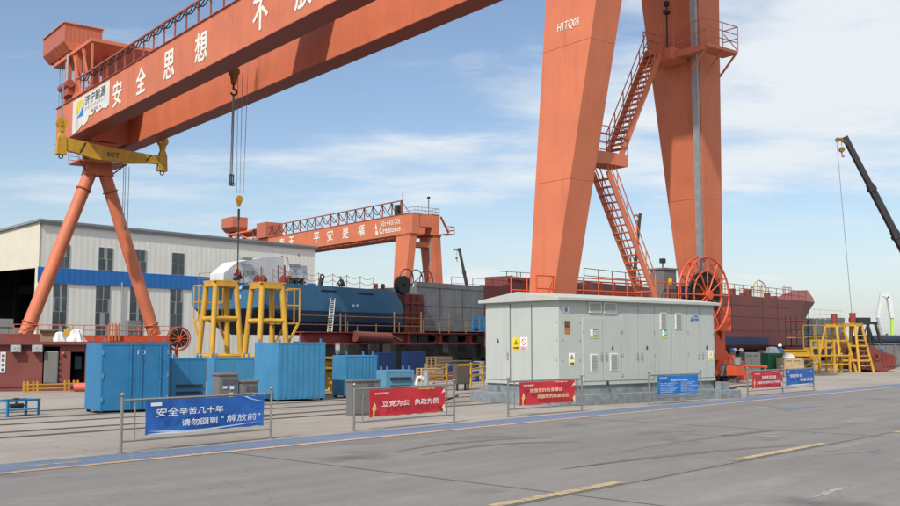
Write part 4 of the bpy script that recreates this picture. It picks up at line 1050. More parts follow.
mb = MB(); mb.box(yb, D, Dp, -.6, -.2, -.05, .55, 0, .89); mb.box(yb, D, Dp, 1.8, 2.2, -.05, .55, 0, .89); mb.build('block', 'concrete_blk', t)
# guard rails
def guard(p, q, h, xs, label, group='yellow pipe guard rails', zr=(.35, .75), m='yellow', r=.04):
    a, b = p, q; D = (b-a).normalized()
    t = thing('guard_rail', label, 'guard rail', a, group)
    for x in xs:
        c = a+D*ext(a, D, x); mb = MB(); mb.box(c, D, V((-D.y, D.x, 0)), -r, r, -r, r, 0, h); mb.build('post', m, t)
    for z in zr: mb = MB(); mb.bar(a+UP*z*h, b+UP*z*h, r*1.5, r*1.5); mb.build('rail', m, t)
guard(gnd(23, 393.3), gnd(84, 391.5), .42, (23.5, 27.5, 33, 37, 64.6, 68.8, 73.5, 77.5), 'low yellow pipe guard rail in front of the grey door of the maroon deckhouse', zr=(.38, .72), r=.028)
guard(gnd(425.3, 389.5), gnd(484, 386.5), 1.0, (425.5, 446.5, 471, 483), 'taller yellow guard rail left of the substation, around the brown cabinet', zr=(.5, .93), r=.035)
# pipe stand behind the red one-line banner
pb = base(426, 28.5); t = thing('standpipe', 'silver elbow standpipe behind the red one-line banner', 'water pipe', pb)
mb = MB(); mb.tube(pb, pb+UP*1.0, .08, n=12); mb.tube(pb+UP*1.0, pb+UP*1.02, .1, n=12); mb.build('pipe', 'galv', t, smooth=True)
mb = MB(); mb.path([pb+V((-.02, 0, .72)), pb+V((-.12, 0, .84)), pb+V((-.24, 0, .82)), pb+V((-.27, 0, .62))], .045, 8); mb.build('elbow', 'tarp', t, smooth=True)
# yellow valve frame glimpsed between boxes
yv = base(325, 35); t = thing('pump_frame', 'yellow pump frame seen through the gap between the tall and the narrow light blue boxes', 'pump', yv)
mb = MB()
for z in (.05, .9, 1.25): mb.box(yv, R, G, -.3, .45, -.3, .3, z, z+.07)
for a in (-.3, .4):
    for g in (-.3, .25): mb.box(yv, R, G, a, a+.06, g, g+.06, 0, 1.3)
mb.build('frame', 'yellow_old', t)
mb = MB()
for z in (.4, .75, 1.1): mb.tube(yv+R*-.25+UP*z, yv+R*.4+UP*z, .13, n=10)
mb.tube(yv+UP*.2, yv+UP*1.2, .12, n=10); mb.build('pump_body', 'yellow_old', t)
# ================================================================ FACTORY HALL
FC0 = base(36, 105); LF = ext(FC0, W, 313.5); LGb = 30.0; ez = zat(FC0, 221.5)
fac = thing('factory_hall', 'cream factory hall with a blue band and tall grey windows at the left', 'factory', FC0)
Wl = lambda a, g, z: FC0+W*a+WP*g+UP*z
mb = MB(); mb.box(FC0, W, WP, 0, LF, 0, .3, 0, ez); mb.prism([Wl(LF-.3, .3, 0), Wl(LF-.3, LGb, 0), Wl(LF-.3, LGb, ez-1.66), Wl(LF-.3, .3, ez-.03)], W*.3); mb.box(FC0, W, WP, 0, LF-.3, LGb-.3, LGb, 0, ez-1.7); wl = mb.build('wall', 'cream', fac)
oz = zat(FC0, 267.5)
mb = MB(); slope = 2.2
og0 = .7
mb.prism([Wl(-.02, 0, oz), Wl(-.02, LGb, oz), Wl(-.02, LGb, ez-1.66), Wl(-.02, 0, ez)], W*.3)
mb.box(FC0, W, WP, -.02, .28, 0, og0, 0, oz)
mb.build('gable_wall', 'cream_g', fac)
mb = MB()
for g0, z0, g1, z1 in ((-.3, ez+.02, LGb+.3, ez-1.66),):
    mb.hexa([Wl(-.3, g0, z0), Wl(LF+.3, g0, z0), Wl(LF+.3, g1, z1), Wl(-.3, g1, z1), Wl(-.3, g0, z0+.25), Wl(LF+.3, g0, z0+.25), Wl(LF+.3, g1, z1+.25), Wl(-.3, g1, z1+.25)])
mb.build('roof', 'roof', fac)
mb = MB(); mb.box(FC0, W, WP, -.2, LF+.2, -.25, 0, ez-.2, ez+.05); mb.build('gutter', 'roof', fac)
bz0, bz1 = zat(FC0, 282.3), zat(FC0, 266.8)
mb = MB(); mb.box(FC0, W, WP, -.12, LF+.1, -.12, -.005, bz0, bz1); mb.build('blue_band', 'blue_band', fac)
def fw(px, py): p = onp(px, py, FC0, WP); return (p-FC0).dot(W), p.z
wins = [((59.3, 70), (54.5, 68.3), 244), ((98.7, 112.8), (97, 111.3), 247), ((133, 146.3), (131, 145), 249.5), ((171.8, 184.2), (170.8, 183.4), 252.5)]
for (u, l, yt) in wins:
    for (x0, x1), (za, zb) in ((u, (bz1+.05, None)), (l, (2.2, bz0-.05))):
        a0, zt_ = fw(x0, yt); a1, _ = fw(x1, yt); zb = zb or zt_
        mb = MB(); mb.box(FC0, W, WP, a0, a1, -.06, .02, za, zb); w = mb.build('window', 'frame', fac)
        n = max(2, round((zb-za)/1.5)); mb = MB()
        for i in range(2):
            for k in range(n):
                e0 = a0+(a1-a0)*i/2+.035; e1 = a0+(a1-a0)*(i+1)/2-.035; f0 = za+(zb-za)*k/n+.03; f1 = za+(zb-za)*(k+1)/n-.03
                tl = random.uniform(-.012, .012)
                mb.hexa([Wl(e0, -.064-tl, f0), Wl(e1, -.064+tl, f0), Wl(e1, -.05, f0), Wl(e0, -.05, f0), Wl(e0, -.064-tl, f1), Wl(e1, -.064+tl, f1), Wl(e1, -.05, f1), Wl(e0, -.05, f1)])
        mb.build('pane', 'glass', w)
mb = MB(); a0, _ = fw(121, 300); mb.tube(Wl(a0, -.15, 0), Wl(a0, -.15, zat(FC0, 278)), .09); mb.build('downpipe', 'frame', fac)
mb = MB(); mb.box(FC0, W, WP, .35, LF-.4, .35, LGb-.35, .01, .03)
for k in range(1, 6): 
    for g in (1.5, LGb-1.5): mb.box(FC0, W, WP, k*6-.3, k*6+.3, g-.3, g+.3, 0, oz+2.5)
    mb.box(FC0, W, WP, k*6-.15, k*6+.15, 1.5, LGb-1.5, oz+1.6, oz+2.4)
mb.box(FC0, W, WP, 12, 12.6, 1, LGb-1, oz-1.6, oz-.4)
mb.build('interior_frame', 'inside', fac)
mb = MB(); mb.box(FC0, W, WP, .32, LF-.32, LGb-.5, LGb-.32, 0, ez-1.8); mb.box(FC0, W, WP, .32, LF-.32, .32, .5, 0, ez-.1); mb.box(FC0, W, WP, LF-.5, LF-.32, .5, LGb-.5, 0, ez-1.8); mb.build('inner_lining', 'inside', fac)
# ship block inside the hall, lit by the open gable
ib = Wl(8, 8, 0); t = thing('ship_section', 'pale blue ship block standing inside the open end of the cream factory hall', 'ship block', ib)
mb = MB(); mb.box(ib, W, WP, 0, 6, 0, 9, 2.2, 4.6); mb.build('hull', 'pale_ink', t)
mb = MB()
for g in (.5, 3.5, 7): mb.box(ib, W, WP, .5, 5, g, g+.8, 0, 2.2)
mb.build('support', 'concrete_blk', t)
sw = base(0, 95); t = thing('block_wall', 'low stacked wall of grey stone blocks before the factory opening, far left', 'wall', base(-40, 92))
a = base(-40, 92); b = base(62, 99); D = (b-a).normalized(); Dp = V((-D.y, D.x, 0)); L = (b-a).length
mb = MB()
for r_ in range(5):
    x = -.4*(r_ % 2)
    while x < L-(r_*1.6 if r_ > 2 else 0):
        mb.box(a, D, Dp, max(0, x)+.02, min(L, x+1.6)-.02, random.uniform(-.06, .06), 1.2, .02+r_*.82, r_*.82+.80); x += 1.6
mb.build('block', 'concrete_blk', t)
# ================================================================ MAROON DECKHOUSE (left)
MC = gnd(-30, 392.0); MD = (gnd(150, 390)-MC).normalized(); MP = V((-MD.y, MD.x, 0)); ML = ext(MC, MD, 168)
mz = zat(MC, 341.5)
dk = thing('ship_deckhouse', 'dark maroon ship deckhouse block with a grey watertight door and air conditioners', 'ship block', MC)
def mx(px): return ext(MC, MD, px)
def mzz(px, py): return onp(px, py, MC, MP).z
d0, d1_ = mx(41.5), mx(58.5); o0, o1 = mx(69.5), mx(84)
zd0, zd1 = mzz(50, 384.5), mzz(50, 346.5); zo0, zo1 = mzz(77, 383), mzz(77, 351.5)
mb = MB(); T = .12
for x0, x1 in ((0, d0), (d1_, o0), (o1, ML)): mb.box(MC, MD, MP, x0, x1, 0, T, 0, mz-.12)
mb.box(MC, MD, MP, d0, d1_, 0, T, zd1, mz-.12); mb.box(MC, MD, MP, d0, d1_, 0, T, 0, zd0)
mb.box(MC, MD, MP, o0, o1, 0, T, zo1, mz-.12); mb.box(MC, MD, MP, o0, o1, 0, T, 0, zo0)
mb.box(MC, MD, MP, 0, ML, 6, 6.12, 0, mz-.12); mb.box(MC, MD, MP, ML-.12, ML, .12, 6, 0, mz-.12); mb.box(MC, MD, MP, 0, .12, .12, 6, 0, mz-.12)
mb.build('wall', 'maroon', dk)
mb = MB(); mb.box(MC, MD, MP, -.1, ML+.1, -.18, 6.2, mz-.12, mz); mb.box(MC, MD, MP, -.1, ML, -.05, -.003, .18, .24); mb.build('deck_edge', 'maroon', dk)
mb = MB(); mb.box(MC, MD, MP, d0, d1_, .5, .55, 0, zd1); mb.box(MC, MD, MP, o0, o1, 1.2, 1.25, 0, zo1); mb.build('inner_bulkhead', 'inside', dk)
mb = MB(); mb.box(MC, MD, MP, mx(43), mx(57.6), -.06, .06, mzz(50, 383.5), mzz(50, 351)); dr = mb.build('door', 'grey_paint', dk, bevel=.05)
mb = MB()
for y in (356, 362, 368, 374, 380): mb.box(MC, MD, MP, mx(57), mx(59), -.1, -.05, mzz(50, y)-.02, mzz(50, y)+.02)
mb.build('door_dog', 'dark', dr)
for x0, x1 in ((10, 20.5), (31.5, 42)):
    mb = MB(); mb.box(MC, MD, MP, mx(x0), mx(x1), -.3, -.01, mzz(15, 352.3), mzz(15, 345)); u = mb.build('air_conditioner', 'grey_ink', dk, bevel=.02)
    mb = MB(); c = MC+MD*((mx(x0)+mx(x1))/2)-MP*.31+UP*mzz(15, 348.6); mb.disc(c, MD, UP, .03, .10, .02, 18); mb.build('fan_grille', 'galv', u)
mb = MB(); mb.box(MC, MD, MP, mx(-1), mx(4.6), -.03, -.005, mzz(2, 373), mzz(2, 352)); w = mb.build('window', 'tarp', dk, bevel=.01)
mb = MB()
for k in range(4): mb.box(MC, MD, MP, mx(.5), mx(3.5), -.036, -.03, mzz(2, 371-k*4.7), mzz(2, 368.5-k*4.7))
mb.build('pane', 'glass', w)
mb = MB(); mb.ball(MC+MD*mx(62)-MP*.08+UP*mzz(62, 353.5), .06); mb.build('alarm_lamp', 'sign_red', dk)
mb = MB(); mb.box(MC, MD, MP, mx(71), mx(78), .9, 1.1, zo0+.5, zo0+1.0); mb.build('control_panel', 'blue_dull', dk)
mb = MB(); mb.path([MC+MD*mx(x)-MP*.06+UP*(mz-.25+.06*math.sin(x)) for x in range(20, 45, 3)], .02); mb.build('cable', 'black', dk)
# things on its top
def top(px, back=1.2): return MC+MD*mx(px)+MP*back+UP*mz
t = thing('cardboard_box', 'brown cardboard carton on top of the maroon deckhouse', 'carton', top(42, 1.0)); p = top(42, 1.0)
mb = MB(); mb.box(p, MD, MP, -.28, .28, 0, .45, mz, mz+.34); mb.build('box', 'card', t); mb = MB(); mb.hexa([p+MD*-.28+UP*.34, p+MD*.28+UP*.34, p+MD*.28-MP*.18+UP*.42, p+MD*-.28-MP*.18+UP*.42]+[p+MD*-.28+UP*.35, p+MD*.28+UP*.35, p+MD*.28-MP*.18+UP*.43, p+MD*-.28-MP*.18+UP*.43]); mb.build('flap', 'card', t)
def lump(name, label, cat, p, rx, ry, h, m, seed, kid='sheet'):
    t = thing(name, label, cat, p); rnd = random.Random(seed); mb = MB(); n, k = 18, 7; vs = []; fs = []
    for i in range(k+1):
        u = i/k
        for j in range(n):
            a = 2*math.pi*j/n; rr = (1-u*.55)*(1+.18*math.sin(j*2.4+seed+u*3))*(1+rnd.uniform(-.08, .08)) if i < k else .02
            vs.append(p+MD*math.cos(a)*rx*rr+MP*math.sin(a)*ry*rr+UP*h*(u+.04*rnd.uniform(-1, 1) if 0 < i < k else u*.95))
    for i in range(k):
        for j in range(n): fs.append((i*n+j, i*n+(j+1) % n, (i+1)*n+(j+1) % n, (i+1)*n+j))
    mb.add(vs, fs); mb.build(kid, m, t, smooth=True); return t
lump('white_sack', 'white sack on the maroon deckhouse, between the brown carton and the tall sheeting', 'sack', top(55, .9), .25, .25, .40, 'tarp', 1, 'cloth')
lump('white_sheeting', 'tall peaked white plastic sheeting on the maroon deckhouse', 'sheeting', top(72, .9), .34, .3, .50, 'tarp', 2)
t = thing('yellow_toolbox', 'small yellow box behind the white sack on the maroon deckhouse', 'tool box', top(60.5, 1.6)); p = top(60.5, 1.6); mb = MB(); mb.box(p, MD, MP, -.14, .14, 0, .3, mz, mz+.5); mb.build('body', 'yellow', t, bevel=.02); mb = MB(); mb.path([p+MD*-.08+UP*.5, p+MD*-.05+UP*.57, p+MD*.05+UP*.57, p+MD*.08+UP*.5], .015); mb.build('handle', 'dark', t)
t = thing('plank_stack', 'stack of brown planks at the left on top of the maroon deckhouse', 'planks', top(8, 1.5)); p = top(8, 1.5); mb = MB()
for k in range(5): mb.box(p, MD, MP, -1.0+.1*random.random(), 1.1-.1*random.random(), -.3, .4, mz+k*.06+.003, mz+k*.06+.055)
mb.build('plank', 'maroon', t)
t = thing('gas_cylinder', 'red gas cylinder lying by the open doorway at the right end of the maroon deckhouse', 'gas cylinder', gnd(80, 391.8)); p = gnd(81, 391.8); mb = MB(); mb.tube(p+UP*.17-MD*.25, p+UP*.17+MD*.5, .15, n=14); mb.build('body', 'sign_red', t, smooth=True); mb = MB(); mb.tube(p+UP*.17-MD*.38, p+UP*.17-MD*.25, .05); mb.build('valve', 'dark', t)
# ================================================================ SHIPS ON THE SLIP
def loft(secs):
    """secs: list of rings (same length); closed hull"""
    mb = MB(); n = len(secs[0]); vs = [p for s in secs for p in s]; fs = []
    for i in range(len(secs)-1):
        for j in range(n): fs.append((i*n+j, i*n+(j+1) % n, (i+1)*n+(j+1) % n, (i+1)*n+j))
    fs += [tuple(range(n-1, -1, -1)), tuple((len(secs)-1)*n+j for j in range(n))]
    return mb.add(vs, fs)
HC = base(262, 70); HL = ext(HC, W, 409); HBm = ext(HC, WP, 190)
hz1 = zat(HC, 281.5); hz0 = zat(HC, 334); hzb = zat(HC, 309)
M['blue_hull'] = two_tone('blue_hull_paint', (.038, .13, .24), (.012, .022, .055), hzb*SC)
ship = thing('blue_ship', 'unfinished blue ship with a navy lower hull on the slip behind the yellow stands', 'ship', HC)
secs = []
ts = [0, .6, 1.2, 2.0, 3.0, 6, 9, HL-3.2, HL-2.6, HL-2.0, HL-1.5, HL-1.0, HL-.6, HL-.3, HL]
for t_ in ts:
    u = max(0, 1-t_/3.0); zbt = hz0+u**1.5*(hz1-hz0)*.5
    v = max(0, (t_-(HL-3.2))/3.2); ztp = hz1-.12*t_/HL-v*v*v*1.6; zbt = max(zbt, hz0) + v*v*.25
    b0, b1 = .0+.5*v*v, HBm-.5*v*v
    H_ = ztp-zbt; pr = [(0, 1), (.0, .75), (.0, .5), (.0, .26), (.25, .09), (1.0, 0)]
    ring = [HC+W*t_+WP*(b0+x)+UP*(zbt+H_*z) for x, z in pr]+[HC+W*t_+WP*(b1-x)+UP*(zbt+H_*z) for x, z in reversed(pr)]
    secs.append(ring)
hl = loft(secs).build('hull', 'blue_hull', ship, smooth=False)
mb = MB()
def hp(px, py, off=.02): p = onp(px, py, HC, WP); return p-WP*off
for x0, y0, x1, y1 in ((321, 289.5, 336.5, 291.3), (358.5, 292.5, 373, 294.3)):
    mb.hexa([hp(x0, y1, .03), hp(x1, y1+1.0, .03), hp(x1, y1+1.0, -.2), hp(x0, y1, -.2), hp(x0, y0, .03), hp(x1, y0+1.0, .03), hp(x1, y0+1.0, -.2), hp(x0, y0, -.2)])
mb.build('freeing_port', 'black', hl)
mb = MB()
for px, py in ((246.5, 287.5),):
    p = onp(px, py, HC, W)-W*.03; mb.box(p, WP, W, -.3, .3, -.02, .06, p.z-.1, p.z+.1)
mb.build('fairlead', 'black', hl)
mb = MB(); 
for px, py, s in ((352, 307, .5), (356, 307, .3)): p = hp(px, py, .03); mb.box(p, W, WP, 0, .25, -.01, .02, p.z, p.z+.2)
for px, py in ((239, 287.5), (238, 297)):
    p = onp(px, py, HC, W)-W*.04; mb.box(p, WP, W, -.35, .35, -.02, .05, p.z-.14, p.z+.14)
mb.build('hull_mark', 'pale_ink', hl)
mb = MB()   # stanchions and slack lines along the near side
pst = [1.0+1.45*k for k in range(int((HL-4)/1.45)+1)]
for t_ in pst: p = HC+W*t_+WP*.12+UP*(hz1-.12*t_/HL); mb.tube(p, p+UP*.95, .022, n=5)
for hh in (.5, .92):
    for a, b in zip(pst, pst[1:]):
        pts = []
        for j in range(5):
            u = j/4; t_ = a+(b-a)*u; pts.append(HC+W*t_+WP*.12+UP*(hz1-.12*t_/HL+hh-.22*4*u*(1-u)))
        mb.path(pts, .018, 4)
for k in range(6):
    g = .3+k*1.5; p = HC+W*.25+WP*g+UP*hz1; mb.tube(p, p+UP*.95, .022, n=5)
for hh in (.5, .92): mb.tube(HC+W*.25+WP*.3+UP*(hz1+hh), HC+W*.25+WP*7.8+UP*(hz1+hh), .018, n=4)
mb.build('deck_railing', 'rust_rail', ship)
for px in (294.5, 299.5, 305):
    t_ = ext(HC, W, px); mb = MB(); p = HC+W*t_+WP*.5+UP*(hz1-.15)
    mb.tube(p, p+UP*.5, .17, n=12); mb.tube(p+UP*.5, p+UP*.58, .24, n=12); mb.tube(p+W*-.35+UP*.3, p+W*.35+UP*.3, .08); mb.build('bollard', 'dark', ship, smooth=False)
for px in (323, 380, 387):
    t_ = ext(HC, W, px); p = HC+W*t_+WP*.5+UP*(hz1-.2); mb = MB()
    if px == 323: mb.bar(p, p+W*.25+UP*.75, .3, .22); mb.ring(p+W*.27+UP*.85, W, UP, .17, .07, 14); mb.build('fairlead_roller', 'dark', ship)
    else: mb.box(p, W, WP, -.1, .1, -.1, .1, p.z, p.z+.62); mb.box(p, W, WP, -.2, .2, -.08, .08, p.z+.34, p.z+.46); mb.build('bollard', 'redsteel', ship)
# white deckhouse on its deck
WQ = HC+WP*3.2
def wq(px, py): return onp(px, py, WQ, WP)
t = ship
pts = [(223.5, 284.5), (224, 273), (237, 262), (262, 257.8), (283, 256.5), (286, 286)]
mb = MB(); mb.prism([wq(*p) for p in pts], WP*1.6); dh = mb.build('deckhouse', 'tarp', t)
mb = MB(); mb.prism([wq(*p)-WP*.3 for p in ((286.3, 286), (286.3, 265), (304.5, 265.8), (304.8, 286))], WP*1.5); mb.build('deckhouse', 'tarp', t, bevel=.04)
mb = MB(); 
for x0, y0, x1, y1 in ((286, 264.8, 297, 266.3), (290.5, 268.6, 293.5, 272)):
    a = wq(x0, y1); b = wq(x1, y0); mb.box(a-WP*.34, W, WP, 0, (b-a).dot(W), -.02, .02, a.z, b.z)
for x in (243, 246.3, 249.6, 252.5):
    a = wq(x, 274.5); b = wq(x+2.0, 271.2); mb.box(a-WP*.03, W, WP, 0, (b-a).dot(W), -.02, .02, a.z, b.z)
mb.build('window', 'grey_ink', dh)
a = wq(237, 259.5); b = wq(247.5, 258); mb = MB(); mb.box(a-WP*.6, W, WP, 0, (b-a).dot(W), 0, .5, a.z, b.z); mb.build('radar_bar', 'grey_ink', dh)
mb = MB(); 
for x, y0, y1 in ((225.5, 284, 270.5), (243.5, 284, 268), (260.5, 283, 266.5), (266.5, 283, 266.5), (281, 258, 255)): mb = MB(); mb.tube(wq(x, y0)-WP*2, wq(x, y1)-WP*2, .045); mb.build('mast', 'redsteel', ship)
mb = MB()
a = wq(262, 268); mb.path([wq(260.5, 267)-WP*2, wq(270, 274)-WP*2, wq(281, 279)-WP*2], .02, 4); mb.path([wq(281, 256), wq(288, 258), wq(288.5, 265)], .03, 4)
mb.build('rigging', 'redsteel', ship)
for px in (247, 273):
    mb = MB(); p = wq(px, 283)-WP*1.5; mb.tube(p-W*.25+UP*.1, p+W*.25+UP*.1, .32, n=14); mb.tube(p-W*.3+UP*.1, p-W*.25+UP*.1, .42, n=14); mb.tube(p+W*.25+UP*.1, p+W*.3+UP*.1, .42, n=14); mb.build('winch', 'redsteel', ship)
# ladder leaning on the hull
la_ = hp(331.5, 298.5, .15); lb_ = hp(317.5, 333, 1.3); t = thing('ladder', 'pale aluminium ladder leaning against the side of the blue ship', 'ladder', lb_)
mb = MB(); wd = W*.22
mb.bar(la_-wd, lb_-wd, .05, .07); mb.bar(la_+wd, lb_+wd, .05, .07); mb.build('rail', 'galv', t)
mb = MB()
for k in range(1, 16): c = la_.lerp(lb_, k/16); mb.tube(c-wd, c+wd, .035, n=6)
mb.build('rung', 'tarp', t)
# maroon open section and grey hull block behind
gp = base(404, 82); t = thing('ship_section', 'narrow maroon ribbed ship section between the blue ship and the grey hull block', 'ship block', gp)
z0, z1 = zat(gp, 333), zat(gp, 294); mb = MB(); mb.box(gp, W, WP, 0, 2.4, 0, 6, z0, z1); mb.build('hull', 'maroon', t)
mb = MB()
for k in range(4): mb.box(gp, W, WP, -.1, 2.4, -.12, -.003, z0+(z1-z0)*k/4, z0+(z1-z0)*k/4+.12)
for k in range(3): mb.box(gp, W, WP, k*.8, k*.8+.1, -.14, -.004, z0, z1)
mb.build('frame_rib', 'redsteel', t)
mb = MB(); mb.box(gp, W, WP, .1, 2.2, .5, 5, 0, z0); mb.build('keel_block', 'dark', t)
gb = base(416, 84); gl = ext(gb, W, 560); z0, z1 = zat(gb, 331), zat(gb, 286.5)
t = thing('ship_section', 'long bare grey steel hull block between the blue ship and the substation', 'ship block', gb)
mb = MB(); mb.box(gb, W, WP, 0, gl, 0, 9, z0, z1); hl = mb.build('hull', 'grey_steel', t)
mb = MB(); mb.box(gb, W, WP, -.02, gl*.55, -.03, .25, z1, z1+.42); mb.build('coaming', 'grey_block', t)
mb = MB()
for k in range(1, 7): mb.box(gb, W, WP, k*gl/7, k*gl/7+.03, -.012, 0, z0, z1)
mb.box(gb, W, WP, 0, gl, -.012, -.0015, z0+2.1, z0+2.13)
mb.build('weld_seam', 'dark', hl)
mb = MB()
for k in range(7): mb.box(gb, W, WP, k*4+1, k*4+2.2, .6, 8, 0, z0)
mb.build('keel_block', 'dark', t)
mb = MB()
for a, zz in ((-.3, z1+.5), (.9, z1+.5), (2.2, z1+.45)):
    c = gb+W*a+WP*.8+UP*(z1+.1); mb.ring(c+UP*.55, W, UP, .85, .05, 18, 5); mb.tube(c+W*-.8+UP*.0, c+W*.8+UP*1.0, .04, n=5)
for k in range(7): p = gb+W*(k*3+5)+WP*.3+UP*z1; mb.tube(p, p+UP*1.1, .03, n=5)
for hh in (.55, 1.1): mb.tube(gb+W*5+WP*.3+UP*(z1+hh), gb+W*23+WP*.3+UP*(z1+hh), .022, n=4)
mb.build('deck_railing', 'dark', t)
mb = MB(); c = base(402, 82)+UP*(zat(base(402, 82), 285)); mb.disc(c, W, UP, .1, .75, .5, 20); mb.build('hose_reel', 'dark', t)
# maroon stepped block seen left of the near leg
sb = base(503, 104); t = thing('ship_section', 'stepped dark maroon ship block just left of the near crane leg', 'ship block', sb)
w1 = ext(sb, W, 508); w2 = ext(sb, W, 548); mb = MB(); mb.box(sb, W, WP, 0, w1, 0, 3, 2, zat(sb, 284)); mb.box(sb, W, WP, w1, w2, 0, 3, 2, zat(sb, 275.5)); mb.box(sb, W, WP, 1, w2-1, .4, 2.6, 0, 2); hl = mb.build('hull', 'maroon', t)
mb = MB()
for x, y0, y1 in ((510, 282, 275), (513, 300, 290), (521, 280, 277)):
    a = ext(sb, W, x); mb.box(sb, W, WP, a, a+.45, -.12, -.003, zat(sb, y0), zat(sb, y1))
for y in (278, 283.5, 289): mb.box(sb, W, WP, w1+.05, w2, -.16, -.004, zat(sb, y)-.1, zat(sb, y))
mb.build('stiffener', 'redsteel', hl)
mb = MB(); a = ext(sb, W, 515); mb.box(sb, W, WP, a, a+.5, -.02, -.002, zat(sb, 292), zat(sb, 286.5)); mb.build('opening', 'black', hl)
mb = MB()
for x in (511, 521, 525): a = ext(sb, W, x); p = sb+W*a+WP*.5; mb.tube(p+UP*zat(sb, 275.5), p+UP*zat(sb, 270), .04)
mb.tube(sb+W*0.2+WP*.5+UP*zat(sb, 271), sb+W*w2+WP*.5+UP*zat(sb, 269.5), .03); mb.build('deck_railing', 'dark', t)
# maroon hull with bow at the right
RCn = base(587, 61.5); RB = 8.0; RL = ext(RCn+WP*RB/2, W, 783); rz1 = zat(RCn, 283.5); rz0 = 1.25
red_ship = thing('red_ship', 'long red-brown primed ship hull with a raked bow, right of the near crane', 'ship', RCn)
secs = []
for t_ in (0, .05, 5, 10, 15, 20, RL-8, RL-6, RL-4.2, RL-2.6, RL-1.2, RL-.05):
    u = max(0, (t_-(RL-8))/8); nar = (RB/2-.3)*u**3.4; sheer = 1.5*max(0, (t_-(RL-2.2))/2.2)**1.3
    ztp = rz1+.10+sheer; H_ = ztp-rz0; pr = [(0, 1), (.0, .86), (.0, .7), (.0, .5), (.0, .28), (.05, .08), (.5, 0)]
    rk = lambda z: (5.0*max(0, (z-.30)/.70)**2.1 - .5*max(0, .25-z)*4)*u**1.5
    fl = lambda z: nar*(1.15-.25*z)
    b = lambda x, z: min(RB/2-.02, x+fl(z))
    ring = [RCn+W*(t_+rk(z))+WP*b(x, z)+UP*(rz0+H_*z) for x, z in pr]+[RCn+W*(t_+rk(z))+WP*(RB-b(x, z))+UP*(rz0+H_*z) for x, z in reversed(pr)]
    secs.append(ring)
hl = loft(secs).build('hull', 'maroon_hull', red_ship, smooth=True)
def rp(px, py, off=.03): return onp(px, py, RCn, WP)-WP*off
mb = MB()
for px in (733, 764, 779):
    a = ext(RCn, W, px); mb.box(RCn, W, WP, a, a+.05, -.015, .0, rz0+1.3, rz1)
mb.build('weld_seam', 'dark', hl)
mb = MB()
for z in (rz0+1.5, rz0+2.6, rz0+3.5): mb.box(RCn, W, WP, 8, RL-8.2, -.009, .0, z, z+.025)
mb.build('plate_seam', 'dark', hl)
mb = MB(); a0 = ext(RCn, W, 700); a1 = ext(RCn, W, 769); mb.box(RCn, W, WP, a0, a1, -.03, -.004, rz0+.10*(rz1-rz0), rz0+.24*(rz1-rz0)); mb.build('boot_stripe', 'boot', hl)
mb = MB()
N_ = 22
for k in range(N_+1):
    a = k*(RL-4)/N_; p = RCn+W*a+WP*.15+UP*rz1; mb.tube(p, p+UP*.95, .03, n=5)
for hh in (.5, .95): mb.tube(RCn+WP*.15+UP*(rz1+hh), RCn+W*(RL-4)+WP*.15+UP*(rz1+hh), .024, n=5)
for k in range(5): p = RCn+W*(RL-1+k*.5)+WP*(RB/2-.6)+UP*(rz1+.8); mb.tube(p, p+UP*.9, .03, n=5)
mb.tube(RCn+W*(RL-1)+WP*(RB/2-.6)+UP*(rz1+1.6), RCn+W*(RL+1)+WP*(RB/2-.6)+UP*(rz1+1.6), .025)
mb.build('deck_railing', 'redsteel', red_ship)
mb = MB()
for px, hh in ((716, .5), (728, .7), (741, .9), (752, .6), (757, 1.0), (776, .8), (783, .5)):
    a = ext(RCn, W, px); p = RCn+W*a+WP*.6+UP*rz1; mb.box(p, W, WP, -.25, .25, -.2, .2, rz1, rz1+hh*.7)
mb.build('deck_fitting', 'maroon', red_ship)
mb = MB()
a = ext(RCn, W, 771); c = RCn+W*a+WP*.8+UP*rz1
for x in (-1.2, -.4, .5, 1.2): mb.tube(c+W*x, c+W*x+UP*(1.45-.3*abs(x)), .045, n=6)
mb.path([c+W*-1.4+UP*.9, c+W*-.9+UP*1.35, c+W*0+UP*1.6, c+W*.8+UP*1.4, c+W*1.5+UP*.9], .045, 6); mb.tube(c+W*-4+UP*.75, c+W*2.6+UP*.75, .04); mb.tube(c+W*-4, c+W*-4+UP*.8, .04)
mb.build('pipe_frame', 'yellow_old', red_ship)
mb = MB()
for k in range(6): mb.box(RCn+W*(4+k*6), W, WP, 0, 1.4, .9, RB-.9, 0, rz0)
mb.box(RCn, W, WP, 2, RL-4, 2.5, 3.1, 0, rz0-.1)
mb.build('keel_block', 'dark', red_ship)
for dx, zz in ((.3, 2.6),):
    sc0 = base(797, 80.5); t = thing('scaffold_tower', 'small scaffold tower with a railed cage against the bow of the red-brown hull', 'scaffold', sc0)
    mb = MB()
    for a in (0, .75, 1.5):
        for g in (0, 1.0): mb.tube(sc0+R*a+G*g, sc0+R*a+G*g+UP*(4.0 if a < 1 else 3.6), .04, n=5)
    mb.build('standard', 'dark', t)
    mb = MB()
    for z in (.7, 1.4, 2.3, 2.9, 3.6):
        for g in (0, 1): mb.tube(sc0+G*g+UP*z, sc0+R*1.5+G*g+UP*z, .035, n=5)
        mb.tube(sc0+UP*z, sc0+G+UP*z, .035, n=5); mb.tube(sc0+R*1.5+UP*z, sc0+G+R*1.5+UP*z, .035, n=5)
    for z in (.7, 2.3): mb.tube(sc0+UP*z, sc0+R*1.5+UP*(z+1.3), .035, n=5)
    mb.build('ledger', 'redsteel', t)
    mb = MB(); mb.box(sc0, R, G, 0, 1.5, 0, 1, 2.2, 2.26); mb.build('deck', 'wood', t)
